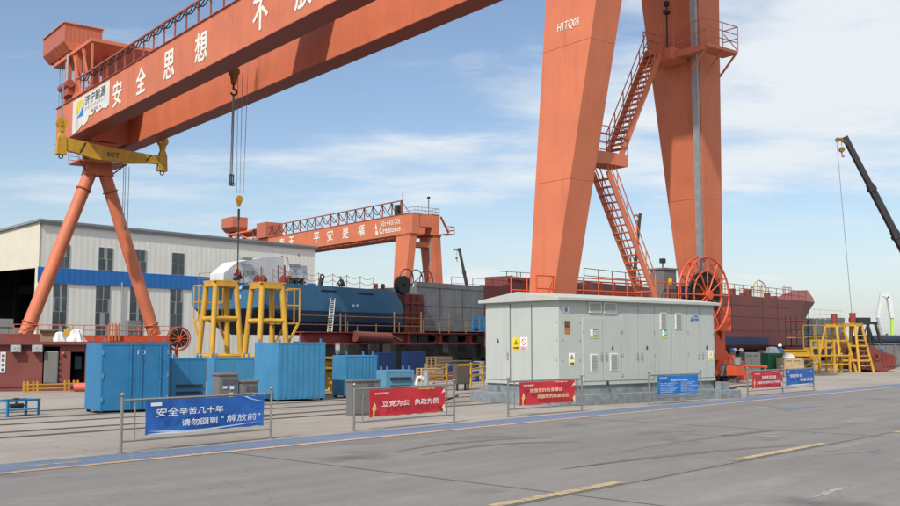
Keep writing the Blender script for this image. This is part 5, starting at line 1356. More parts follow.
gk = base(800, 98); t = thing('ship_section', 'weathered grey hull block with a railed top behind the right-hand yellow stands', 'ship block', gk); gl = ext(gk, W, 846); z1 = zat(gk, 318)
mb = MB(); mb.box(gk, W, WP, 0, gl, 0, 7, .6, z1); mb.box(gk, W, WP, gl-1.6, gl+.02, -.02, 7.02, z1-.1, z1+.25); hl = mb.build('hull', 'grey_block', t)
mb = MB()
for k in range(6): mb.box(gk, W, WP, k*gl/6, k*gl/6+.14, -.13, -.004, .6, z1-.1)
for z in (1.5, 2.6): mb.box(gk, W, WP, 0, gl, -.10, -.005, z, z+.12)
mb.build('frame_rib', 'grey_steel', hl)
mb = MB()
for k in range(9): p = gk+W*(k*gl/8)+WP*.3+UP*z1; mb.tube(p, p+UP*1.0, .03, n=5)
for hh in (.5, 1.0): mb.tube(gk+WP*.3+UP*(z1+hh), gk+W*gl+WP*.3+UP*(z1+hh), .025, n=5)
mb.build('deck_railing', 'tarp', t)
mb = MB(); mb.box(gk, W, WP, 1, 2.2, .5, 6, 0, .6); mb.box(gk, W, WP, gl-3, gl-1.8, .5, 6, 0, .6); mb.build('keel_block', 'dark', t)
# ---- transfer beam with lightening holes
TB = base(300, 55); TL = ext(TB, W, 520); tz0, tz1 = zat(TB, 343.8), zat(TB, 332.5)
t = thing('transfer_beam', 'long rust-red transfer beam with oval holes and a rusty railing, in front of the ships', 'steel beam', TB)
def webp(a0, a1, hole, y):
    vs = []; fs = []; n = 28
    zm = (tz0+tz1)/2; am = (a0+a1)/2; hw, hh = (a1-a0)/2, (tz1-tz0)/2
    for k in range(n):
        th = 2*math.pi*k/n; c, s = math.cos(th), math.sin(th)
        sc_ = min(hw/abs(c) if abs(c) > 1e-6 else 9e9, hh/abs(s) if abs(s) > 1e-6 else 9e9)
        e = 2/3.0; ex = math.copysign(abs(c)**e, c); es = math.copysign(abs(s)**e, s)
        o = (c*sc_, s*sc_); i = (ex*hw*hole[0], es*hh*hole[1])
        for y_ in (y, y+.06):
            vs += [TB+W*(am+o[0])+WP*y_+UP*(zm+o[1]), TB+W*(am+i[0])+WP*y_+UP*(zm+i[1])]
    for k in range(n):
        a = k*4; b = ((k+1) % n)*4; fs += [(a, b, b+1, a+1), (a+2, a+3, b+3, b+2), (a+1, b+1, b+3, a+3)]
    return vs, fs
mb = MB(); bay = 3.05; a = ext(TB, W, 406)-bay*2
xs0 = ext(TB, W, 406)
k = 0
while xs0+bay*(k+1) < TL: mb.add(*webp(xs0+bay*k, xs0+bay*(k+1), (.87, .82), 0)); k += 1
mb.box(TB, W, WP, 0, xs0, 0, .06, tz0+.05, tz1-.05)
web = mb.build('web', 'redsteel', t)
mb = MB(); mb.box(TB, W, WP, 0, TL, -.35, .41, tz1, tz1+.06); mb.box(TB, W, WP, 0, TL, -.25, .31, tz0-.05, tz0)
for j in range(k): mb.box(TB, W, WP, xs0+bay*j-.1, xs0+bay*j+.1, -.22, -.003, tz0, tz1)
mb.build('flange', 'redsteel', t)
mb = MB(); sa, sb_ = ext(TB, W, 349), ext(TB, W, 384)
mb.tube(TB+W*sa-WP*.45+UP*(tz0+.42), TB+W*sb_-WP*.45+UP*(tz0+.33), .31, n=20); mb.build('saddle_tube', 'maroon', t, smooth=True)
mb = MB()
for px, hh in ((340, 1.05), (345, 1.05), (347, .6), (357, .4), (376, .5), (394, 1.25), (399, .6), (421, 1.3), (423, .8), (440, .7), (449, 1.3), (466, 1.2), (485, 1.2), (328, .8)):
    c = TB+W*ext(TB, W, px)+UP*(tz1+.06); mb.tube(c, c+UP*hh, .045 if px in (394, 421, 340, 345) else .03, n=6)
for hh in (.45, .95): mb.tube(TB+UP*(tz1+hh), TB+W*TL+UP*(tz1+hh), .022, n=5)
mb.build('railing', 'rust_rail', t)
for px in (330, 365, 402, 440, 478):
    c = TB+W*ext(TB, W, px); mb = MB(); mb.box(c, W, WP, -.2, .2, -.05, .35, 0, tz0-.05); mb.build('support', 'dark', t)
mb = MB(); c = TB+W*ext(TB, W, 390)-WP*.04; mb.bar(c+UP*(tz1-.1), c+W*.9+UP*(tz0+.2), .12, .03); mb.build('warning_board', 'tarp', t)
bc = base(482, 56); c = bc; tb2 = thing('blue_crate', 'small open blue steel crate on top of the transfer beam beside the substation', 'crate', c+UP*(tz1+.06))
mb = MB(); zz = zat(c, 331)
for a in (-.4, .4):
    for g in (-.3, .3): mb.box(c, R, G, a-.05, a+.05, g-.05, g+.05, tz1+.06, tz1+.85)
for z in (tz1+.1, tz1+.42, tz1+.78):
    for g in (-.3, .3): mb.box(c, R, G, -.45, .45, g-.03, g+.03, z, z+.1)
mb.build('frame', 'blue_box', tb2); mb = MB(); mb.box(c, R, G, -.4, .4, -.25, .25, tz1+.2, tz1+.24); mb.build('floor', 'blue_dark', tb2)
# slipway trolleys carrying the ships
for i, (p0, d_, L, lab) in enumerate(((base(296, 67), 0, 26, 'dark wheeled slipway trolley under the blue ship and the grey hull block'), (base(700, 78), 0, 17, 'dark wheeled slipway trolley under the bow of the red-brown hull'))):
    t = thing('slipway_trolley', lab, 'trolley', p0, 'slipway trolleys'); D_ = W
    mb = MB(); mb.box(p0, W, WP, 0, L, 0, 1.0, .55, 1.05); 
    mb.build('frame', 'dark', t)
    for k in range(int(L/2.2)):
        mb = MB(); c = p0+W*(1+k*2.2)+WP*.4+UP*.35; mb.tube(c-WP*.25, c+WP*.25, .34, n=14); mb.build('wheel', 'black', t)
        mb = MB(); mb.box(p0+W*(1+k*2.2), W, WP, -.5, .5, .1, .9, 1.05, 1.5 if i else 1.9); mb.build('bunk', 'dark', t)
# ================================================================ FAR GANTRY CRANE
O2 = base(401, 136)
def E(a, s, z): return O2+R*a+G*s+UP*z
fc = thing('gantry_crane', 'smaller orange gantry crane in the distance behind the blue ship and the factory', 'gantry crane', O2, 'orange gantry cranes of the yard')
fz0, fz1 = 16.7, 19.45
Ls = 46
for a0, a1 in ((.55, 1.75), (4.0, 5.2)):
    mb = MB(); mb.box(O2, R, G, a0, a1, -1.75, Ls, fz0, fz1); g = mb.build('girder', 'crane', fc)
    mb = MB(); mb.box(O2, R, G, a0-.08, a1+.08, -1.8, Ls+.05, fz1, fz1+.06); mb.box(O2, R, G, a0-.06, a1+.06, -1.78, Ls+.03, fz0-.05, fz0); mb.build('flange', 'crane_dark', g)
for a0, a1, s0, s1, za_, zb_ in ((1.75, 4.0, -1.65, -.9, fz0+1.0, fz1), (1.75, 4.0, Ls-1.5, Ls-.2, fz0+.3, fz1-.1), (1.6, 4.2, -.6, 1.0, fz0-1.7, fz0-1.0)):
    mb = MB(); mb.box(O2, R, G, a0, a1, s0, s1, za_, zb_); mb.build('end_tie', 'crane', fc)
def l2A(z): return E(-.35+.085*(z-3), 0, z)
def l2B(z): return E(6.2-.10*(z-3), 0, z)
for fn in (l2A, l2B):
    mb = MB(); mb.taper(fn(1.9), fn(fz0-.1), R, G, (.5, 1.15), (.6, 1.65)); lg = mb.build('leg', 'crane', fc)
    mb = MB(); mb.taper(fn(fz0-.25), fn(fz0), R, G, (.66, 1.72), (.7, 1.75)); mb.build('leg_head', 'crane_dark', lg)
mb = MB(); mb.box(O2, R, G, -1.6, 7.5, -.7, .7, 1.3, 2.2); mb.build('sill_beam', 'crane', fc)
for a in (-.3, 6.2):
    mb = MB(); mb.taper(E(a, 0, .3), E(a, 0, 1.3), R, G, (1.4, .3), (.6, .45)); mb.build('bogie', 'crane', fc)
mb = MB(); mb.bar(l2B(2.5)-R*.55-G*.5, l2B(16.3)-R*.66-G*.7, .3, .14, G); mb.build('cable_conduit', 'galv', fc)
mb = MB(); zz = 7.2
mb.box(l2B(zz), R, G, -1.0, 1.2, -1.9, -1.3, zz-.12, zz); mb.box(l2B(zz), R, G, -1.0, -.6, -1.9, 1.8, zz-.12, zz); mb.box(E(5.5, 0, 0), R, G, -.2, 1.2, -3.2, -1.6, fz0+.0, fz0+.12)
pf = mb.build('landing', 'crane_dark', fc)
mb = MB()
for hh in (.5, 1.0):
    mb.path([l2B(zz)+R*-1.0+G*1.8+UP*hh, l2B(zz)+R*-1.0-G*1.9+UP*hh, l2B(zz)+R*1.2-G*1.9+UP*hh], .05, 5)
    mb.path([E(5.3, -3.2, fz0+.1+hh), E(6.7, -3.2, fz0+.1+hh), E(6.7, -1.7, fz0+.1+hh)], .05, 5)
for k in range(5): p = l2B(zz)+R*(-1+.55*k)-G*1.9; mb.tube(p, p+UP*1.0, .05, n=5)
mb.tube(E(6.7, -3.2, fz0), E(6.7, -3.2, fz0+1.1), .05, n=5)
mb.build('handrail', 'crane_dark', pf)
mb = MB(); mb.bar(E(5.3, -1.9, fz1-.2), E(6.4, -2.3, fz0+.3), .6, .12); mb.build('stair', 'crane_dark', fc)
mb = MB(); xs_ = [1.0+k*2.35 for k in range(20)]
for s in xs_: mb.box(E(.7, s, 0), R, G, -.07, .07, -.07, .07, fz1, fz1+1.9); mb.bar(E(.7, s, fz1+1.85), E(2.4, s, fz1+.1), .08, .08)
mb.box(O2, R, G, .6, .8, .9, xs_[-1]+.1, fz1+1.9, fz1+2.05); tr = mb.build('festoon_rail', 'crane_dark', fc)
mb = MB()
for a, b in zip(xs_, xs_[1:]):
    for j in range(6):
        u, v = j/6, (j+1)/6; f = lambda u: E(.6, a+(b-a)*u, fz1+1.85-1.3*4*u*(1-u)); mb.tube(f(u), f(v), .06, n=5)
mb.build('festoon_cable', 'black', tr)
mb = MB()
for hh in (.45, .9):
    mb.path([E(1.0, .8, fz1+hh), E(1.0, -1.7, fz1+hh), E(5.2, -1.7, fz1+hh), E(5.2, 2, fz1+hh)], .045, 5)
for k in range(8): mb.tube(E(1.0+k*.6, -1.7, fz1), E(1.0+k*.6, -1.7, fz1+.95), .045, n=5)
mb.build('walkway_handrail', 'frame', fc)
mb = MB(); mb.tube(E(.9, 1.0, fz1), E(.9, 1.0, fz1+3.2), .06); mb.tube(E(3.5, -1.5, fz1), E(3.5, -1.5, fz1+2.2), .06); mb.box(E(3.5, -1.5, 0), R, G, -.15, .15, -.15, .15, fz1+2.2, fz1+2.5); mb.box(E(.9, 2.2, 0), R, G, -.3, .3, -.4, .4, fz1, fz1+1.5); mb.build('floodlight', 'dark', fc)
# machine houses of the far crane
def h2(px0, px1, px2, ytop, ybot, s):
    p = onp(px1, ytop, E(.3, 0, 0), R); p = V((p.x, p.y, 0)); return p
hA = onp(234, 216.5, E(.2, 0, 0), R); lA = 4.6; gA = 7.5
p = V((hA.x, hA.y, 0)); z_t = hA.z; z_b = zat(p, 226.5)
m_h = M['machine_house'] = mat('far_house_sheet', (.43, .125, .07), .5, 0, .08, .6)
s_ = (p-O2).dot(G)
mb = MB(); mb.box(E(0, s_, 0), R, G, .0, 2.9, 0, 4.6, z_b, z_t); h1 = mb.build('machine_house', 'machine_house', fc)
mb = MB(); mb.hexa([E(.6, s_+.4, z_b-.8), E(2.9, s_+.4, z_b-.8), E(2.9, s_+4.2, z_b-.8), E(.6, s_+4.2, z_b-.8), E(0, s_, z_b), E(2.9, s_, z_b), E(2.9, s_+4.6, z_b), E(0, s_+4.6, z_b)]); mb.build('floor_tray', 'crane_dark', h1)
mb = MB()
for a in (1.2, 2.6):
    for g in (.6, 3.5): mb.box(E(a, s_+g, 0), R, G, -.3, .3, -.3, .3, fz1, z_b-.9)
mb.box(E(0, s_, 0), R, G, .8, 5.2, -9, 4, z_b-1.3, z_b-1.0); mb.box(E(0, s_, 0), R, G, .8, 5.2, -9, 4, fz1+.1, fz1+.5)
mb.bar(E(1.0, s_, z_b-1.2), E(1.0, s_-5, fz1+.3), .2, .2)
mb.build('trolley_frame', 'crane', fc)
hB = onp(267, 222.5, E(.2, 0, 0), R); pb_ = V((hB.x, hB.y, 0)); s2 = (pb_-O2).dot(G)
mb = MB(); mb.box(E(0, s2, 0), R, G, 0, 3.2, 0, 3.4, fz1+.1, hB.z+.1); mb.build('trolley', 'machine_house', fc)
f_ = .55-.04
for ch, px in zip('春天平安是福', (282, 291.5, 316.5, 330, 345.5, 361)):
    p = onp(px, 240, E(f_, 0, 0), R); s = (p-O2).dot(G); mb = MB(); text_into(mb, ch, E(f_, s+.85, fz0+.62), -G, 1.7, 1.65, .03); mb.build('lettering', 'white_paint', fc)
mb = MB()
p = onp(375.5, 230, E(f_, 0, 0), R); s = (p-O2).dot(G); text_into(mb, '50t+40/70t', E(f_, s-1.2, fz0+1.5), -G, 5.0, .75, .0); mb.build('lettering', 'white_paint', fc); mb = MB(); text_into(mb, 'Creatoms', E(f_, s-1.0, fz0+.5), -G, 5.2, .85, .03); mb.build('lettering', 'white_paint', fc); mb = MB()
mb.add([E(f_, s, fz0+2.2), E(f_, s, fz0+1.2), E(f_, s-.5, fz0+1.2)], [(0, 1, 2)]); mb.add([E(f_, s, fz0+1.05), E(f_, s, fz0+.5), E(f_, s-.7, fz0+.5), E(f_, s-.5, fz0+1.05)], [(0, 1, 2, 3)])
mb.build('logo_mark', 'white_paint', fc)
# ================================================================ MOBILE CRANES AND PUMP BEHIND
def boom_crane(label, tipx, tipy, bx, by, d, w, base_px, hook=None, group='mobile cranes behind the ships', m='dark', body='yellow_old'):
    tip = atd(tipx, tipy, d); mid = atd(bx, by, d); dr = (mid-tip); k = (tip.z-2.6)/(tip.z-mid.z); root = tip+dr*k
    t = thing('mobile_crane', label, 'mobile crane', V((root.x, root.y, 0)), group)
    segs = 4; pts = [root.lerp(tip, i/segs) for i in range(segs+1)]
    for i in range(segs):
        mb = MB(); ww = w*(1.25-.15*i)
        mb.bar(pts[i], pts[i+1]+(pts[i+1]-pts[i]).normalized()*.3, ww, ww*1.1); mb.bar(pts[i+1]-(pts[i+1]-pts[i]).normalized()*.25, pts[i+1], ww*1.25, ww*1.35) if i < segs-1 else None
        mb.build('boom_section', m, t)
    ax = (tip-root).normalized(); sd = V((-1, 0, 0)) if dr.x > 0 else V((-1, 0, 0))
    mb = MB(); mb.bar(tip-ax*.3, tip+sd*w*.8+UP*.1, w*.55, w*.55); mb.bar(tip+sd*w*.8+UP*.1, tip+sd*w*1.7+UP*.1, w*.4, w*.4); mb.disc(tip+sd*w*1.6+UP*.05, V((1, 0, 0)), UP, .02, w*.4, w*.3, 14); mb.build('boom_head', 'block_house', t)
    if hook:
        c = tip+sd*w*.9; hz = zat(c, hook); mb = MB(); mb.tube(V((c.x, c.y, hz+.9)), c, .03, n=5); mb.build('hoist_rope', 'cable', t)
        c = V((c.x, c.y, hz+.6)); mb = MB(); mb.disc(c, V((1, 0, 0)), UP, .03, .19, .2, 14); mb.path([c-UP*.15, c-UP*.45, c-UP*.54+V((.1, 0, 0)), c-UP*.42+V((.15, 0, 0))], .04, 6); mb.build('hook_block', 'block_house', t)
    # carrier
    c = V((root.x, root.y, 0)); X = V((1, 0, 0)); Y = V((0, 1, 0))
    mb = MB(); mb.box(c, X, Y, -.9, 4.2, -1.1, 1.1, .75, 1.25); mb.build('chassis', body, t, bevel=.05)
    mb = MB(); mb.box(c, X, Y, -.6, 1.8, -1.05, 1.05, 1.27, 2.5); mb.build('turntable', body, t, bevel=.08)
    mb = MB(); mb.prism([c+V((3.0, -1.05, 1.26)), c+V((4.2, -1.05, 1.26)), c+V((4.2, -1.05, 1.7)), c+V((3.9, -1.05, 2.5)), c+V((3.0, -1.05, 2.5))], V((0, 2.1, 0))); cb = mb.build('cab', body, t, bevel=.04)
    mb = MB(); mb.box(c, X, Y, 3.15, 3.85, -1.07, -1.055, 1.75, 2.35); mb.build('window', 'glass', cb)
    for x in (-.3, .8, 2.4, 3.6):
        for y in (-.95, .95):
            mb = MB(); mb.tube(c+V((x, y-.18, .5)), c+V((x, y+.18, .5)), .5, n=18); mb.build('wheel', 'black', t)
    return t, tip
t, tip = boom_crane('long dark telescopic crane boom with orange tip and hanging hook, farthest right', 846.5, 140.5, 900, 243, 70, .40, 0, hook=158)
mb = MB(); c = tip+V((-.7, 0, 0)); q = onp(852.5, 322, V((0, 70, 0)), V((0, 1, 0))); mb.tube(c, q, .022, n=5); mb.build('tag_line', 'cable', t)
boom_crane('thin dark crane boom far away, seen between the two legs of the near gantry crane', 640, 216, 633, 290, 120, .36, 0, hook=226)
boom_crane('short dark crane boom far away, right of the distant gantry crane', 459.5, 250, 466.5, 284, 150, .48, 0, hook=262)
pp = base(884, 150); t = thing('concrete_pump', 'white and lime-green folded concrete pump boom far away at the right horizon', 'pump truck', pp)
q = lambda x, y: atd(x, y, 150)
for nm, pts, m, w in (('boom_arm', [(892.5, 341), (892, 318)], 'lime', .36), ('boom_arm', [(892, 318), (888.5, 296.5)], 'tarp', .6), ('boom_arm', [(888.5, 296.5), (881.5, 294)], 'tarp', .6), ('boom_arm', [(881.5, 294), (877.5, 318)], 'tarp', .45), ('boom_arm', [(877.5, 318), (882, 338)], 'frame', .3)):
    mb = MB(); mb.bar(q(*pts[0]), q(*pts[1]), w, w); mb.build(nm, m, t)
mb = MB(); c = base(892.5, 150); mb.box(c, V((1, 0, 0)), V((0, 1, 0)), -2.5, 5, -1.2, 1.2, .8, 1.5); mb.build('truck_body', 'lime', t, bevel=.05)
for x in (-1.6, 2.4, 3.8):
    mb = MB(); mb.tube(c+V((x, -1.2, .5)), c+V((x, 1.2, .5)), .5, n=14); mb.build('wheel', 'black', t)
# ================================================================ RIGHT-HAND CLUTTER
mg = gnd(861, 372); X = V((.98, .2, 0)); Y = V((-.2, .98, 0)); ml = ext(mg, X, 898)
t = thing('maroon_bow_section', 'low maroon wedge-shaped bow section lying on the concrete at the far right', 'ship block', mg)
mb = MB(); mb.prism([mg+UP*.15, mg+X*ml*.62+UP*.0, mg+X*ml*.95+UP*.2, mg+X*ml+UP*.95, mg+X*ml*.55+UP*1.35, mg+X*ml*.2+UP*1.75, mg+UP*1.75], Y*2.6); hl = mb.build('hull', 'maroon', t, bevel=.04)
mb = MB()
for k in range(4): c = mg+X*(ml*(.62+.08*k))-Y*.02; mb.box(c, X, Y, -.03, .03, -.06, .0, .35, 1.1)
mb.disc(mg+X*ml*.42-Y*.03+UP*.95, X, UP, .14, .26, .05, 16); mb.build('stiffener', 'redsteel', hl)
mb = MB(); mb.disc(mg+X*ml*.42-Y*.02+UP*.95, X, UP, .0, .14, .03, 14); mb.build('hawse_hole', 'black', hl)
fr = mg+X*.35+Y*.6; t = thing('dark_frame', 'dark open steel portal frame standing on the maroon bow section', 'steel frame', fr+UP*1.75)
mb = MB(); 
for a0, a1 in ((-.1, .15), (.75, .65), (1.55, 1.15)): 
    for g in (0, .8): mb.bar(fr+X*a0+Y*g+UP*1.75, fr+X*a1+Y*g+UP*3.1, .13, .13)
for g in (0, .8): mb.bar(fr+X*.05+Y*g+UP*3.1, fr+X*1.3+Y*g+UP*3.05, .18, .18)
mb.box(fr, X, Y, -.1, .8, -.1, .9, 3.15, 3.4); mb.bar(fr+X*.15+UP*1.9, fr+X*.65+UP*3.0, .07, .07); mb.build('frame', 'dark', t)
pl0 = base(866, 90); t = thing('pipe_stack', 'long stack of dark pipes on the ground at the right edge', 'pipes', pl0)
for g, z in ((0, .45), (.95, .45), (1.9, .45), (.48, 1.25), (1.43, 1.25), (.95, 2.05)):
    mb = MB(); c = pl0+WP*g+UP*z; mb.tube(c, c+X*26, .45, n=16); mb.build('pipe', 'navy' if z > 1.5 else 'dark', t, smooth=True)
gw = base(876, 76); t = thing('grey_skip', 'long grey steel skip behind the maroon bow section', 'skip', gw); mb = MB(); mb.box(gw, X, Y, 0, 7, 0, 2, .1, 1.7); mb.build('body', 'grey_block', t, bevel=.03); mb = MB(); mb.box(gw, X, Y, -.05, 7.05, -.06, 2.06, 1.7, 1.8)
for k in range(6): mb.box(gw, X, Y, k*1.3+.2, k*1.3+.3, -.08, -.002, .1, 1.7)
mb.build('rib', 'grey_steel', t)
# crates and bins before the red-brown hull
def crate(px, d, w, dp, h, name, label, cat, m, lid=None, z0=0, group=None):
    c = base(px, d); t = thing(name, label, cat, c, group)
    mb = MB(); mb.box(c, X, Y, -w/2, w/2, 0, dp, z0+.04, h); b = mb.build('body', m, t, bevel=.02)
    mb = MB()
    for a in (-w/2+.03, 0, w/2-.03): mb.box(c, X, Y, a-.05, a+.05, -.035, -.002, z0+.02, h-.01)
    mb.box(c, X, Y, -w/2-.02, w/2+.02, -.036, -.003, h-.14, h-.02); mb.box(c, X, Y, -w/2-.02, w/2+.02, -.037, -.004, z0+.02, z0+.14)
    mb.build('batten', m, b); return t, c
crate(752, 50, .78, .6, 1.33, 'grey_cabinet', 'plain grey steel cabinet behind the small red banner, right of the workers', 'cabinet', 'grey_paint')
crate(766, 56, .5, .5, 1.38, 'grey_drum_box', 'narrow grey box beside the green bin, below the red-brown hull', 'box', 'galv')
t, c = crate(775.5, 55, .95, .8, 1.25, 'green_bin', 'dark green waste bin heaped with white bags, behind the joined banners', 'bin', 'green')
MD_, MP_ = MD, MP
t_ = lump('white_bag', 'white plastic bags heaped in the dark green bin', 'bag', c+Y*.4+UP*1.2, .42, .36, .42, 'tarp', 5)
t, c = crate(792, 54, 1.0, .8, 1.0, 'wooden_crate', 'pale wooden crate with a white sack on it, behind the small blue banner', 'crate', 'wood')
t_ = lump('white_sack', 'white sack resting on the pale wooden crate near the right-hand banners', 'sack', c+Y*.4+UP*.98, .36, .3, .28, 'tarp', 8)
crate(799.5, 55, .4, .6, .95, 'wooden_crate', 'narrow pale wooden crate touching the larger crate on its right side', 'crate', 'wood')
crate(716, 57, .01+.3, .4, 1.2, 'tool_cupboard', 'dark blue cupboard half hidden beside the orange crane bogie', 'cupboard', 'blue_dark')
# hydrant-like gear by the crane bogie
fx = gnd(744, 383); t = thing('traffic_cone', 'orange and white traffic cone beside the crane bogie', 'traffic cone', base(741.5, 49)); c = base(741.5, 49)
mb = MB(); mb.box(c, X, Y, -.2, .2, -.2, .2, 0, .05); mb.tube(c+UP*.05, c+UP*.95, .17, .04, n=14); b = mb.build('cone', 'crane_bright', t); mb = MB(); mb.tube(c+UP*.45, c+UP*.65, .118, .09, n=14); mb.build('band', 'tarp', t)
bk = base(736.5, 46); t = thing('grey_bucket', 'grey bucket hanging on the orange gear by the crane bogie', 'bucket', bk+UP*.75); mb = MB(); mb.tube(bk+UP*.78, bk+UP*1.12, .15, .2, n=16); mb.build('body', 'galv', t, smooth=True); mb = MB(); mb.tube(bk+UP*1.12, bk+UP*1.15, .215, n=16); mb.build('rim', 'galv', t); mb = MB(); mb.bar(bk+UP*.0, bk+UP*.78, .1, .1); mb.build('stand', 'crane_bright', t)
# clutter under the transfer beam
def pallet(px, d, n, lab, m='wood', w=.5):
    c = base(px, d); t = thing('pallet_stack', lab, 'pallets', c, 'timber stacks under the transfer beam'); mb = MB(); z = 0
    for k in range(n):
        for g in (0, .35, .7): mb.box(c, R, G, -w, w, g, g+.1, z, z+.09)
        for a in range(5): mb.box(c, R, G, -w+a*w*.42, -w+a*w*.42+.2, -.02, .82, z+.092, z+.115)
        z += .125
    mb.build('board', m, t)
pallet(435, 47, 5, 'low stack of pale pallets just behind the left post of the taller yellow guard rail'); pallet(444, 50, 9, 'higher stack of grubby pallets behind the middle of the taller yellow guard rail', 'card')
def drum(px, d, lab, m='blue_dark'):
    c = base(px, d); t = thing('oil_drum', lab, 'drum', c, 'oil drums under the transfer beam'); mb = MB(); mb.tube(c+UP*.02, c+UP*.88, .29, n=18)
    for z in (.02, .3, .6, .88): mb.tube(c+UP*(z-.015), c+UP*(z+.015), .305, n=18)
    mb.build('body', m, t, smooth=False)
    mb = MB(); mb.tube(c+UP*.88+V((.15, 0, 0)), c+UP*.92+V((.15, 0, 0)), .04); mb.build('bung', 'dark', t)
drum(450, 48, 'blue oil drum left of the brown cabinet under the transfer beam'); drum(459, 52, 'blue oil drum seen just above the brown cabinet'); drum(473, 47, 'blue oil drum between the brown cabinet and the substation'); drum(479, 50, 'grey oil drum nearest the substation wall', 'galv')
tp = base(448, 44); t = thing('scaffold_pipes', 'jumbled heap of scaffold pipes behind the taller yellow guard rail', 'pipes', tp); rnd = random.Random(3)
for k in range(9):
    mb = MB(); a = tp+R*rnd.uniform(-1.2, .6)+G*rnd.uniform(-.5, .5)+UP*(.06+.06*k); mb.tube(a, a+R*rnd.uniform(1.2, 2.2)+G*rnd.uniform(-.5, .5)+UP*rnd.uniform(0, .5), .035, n=6); mb.build('pipe', ('redsteel', 'galv', 'card')[k % 3], t)
def hose(pts, r, label, m):
    P_ = [gnd(*q)+UP*r for q in pts]; cc = []
    for i in range(len(P_)-1):
        for j in range(6): cc.append(P_[i].lerp(P_[i+1], j/6))
    cc.append(P_[-1])
    for _ in range(3): cc = [cc[0]]+[(cc[i-1]+cc[i]*2+cc[i+1])/4 for i in range(1, len(cc)-1)]+[cc[-1]]
    mb = MB(); mb.path(cc, r, 6); o = mb.build('ground_hose', m, None, smooth=True, loc=cc[0]); tag(o, label, 'hose', 'hoses lying in the yard')
hose(((722, 388.5), (733, 389.5), (739, 387), (747, 388), (756, 384.5), (768, 385)), .03, 'black hose snaking from the orange crane bogie towards the small red banner', 'black')
hose(((405, 398), (416, 401), (428, 399), (437, 402.5), (449, 400), (458, 396)), .025, 'black hose across the rails below the yellow guard rail and brown cabinet', 'black')
for i, (px, d, w, h, m, lab) in enumerate(((727, 49.5, .5, .62, 'dark', 'dark motor housing on the ground between the bogie and the traffic cone'), (759, 58, .5, .9, 'dark', 'dark gas rack between the grey cabinet and the green bin'), (784, 57, .45, 1.15, 'grey_steel', 'grey pump unit between the green bin and the wooden crate'), (806, 66, .6, .8, 'dark', 'dark winch block below the yellow beam near the right-hand stands'))):
    c = base(px, d); t = thing('machine_unit', lab, 'machine', c, 'machine units by the slipway')
    mb = MB(); mb.box(c, X, Y, -w/2, w/2, 0, .5, .1, h*.75); mb.build('housing', m, t, bevel=.03)
    mb = MB(); mb.tube(c-X*w*.45+Y*.2+UP*h*.78, c+X*w*.45+Y*.2+UP*h*.78, h*.2, n=14); mb.build('drum', m, t, smooth=True)
    mb = MB(); mb.box(c, X, Y, -w*.6, w*.6, -.05, .55, 0, .1); mb.build('skid', 'redsteel', t)
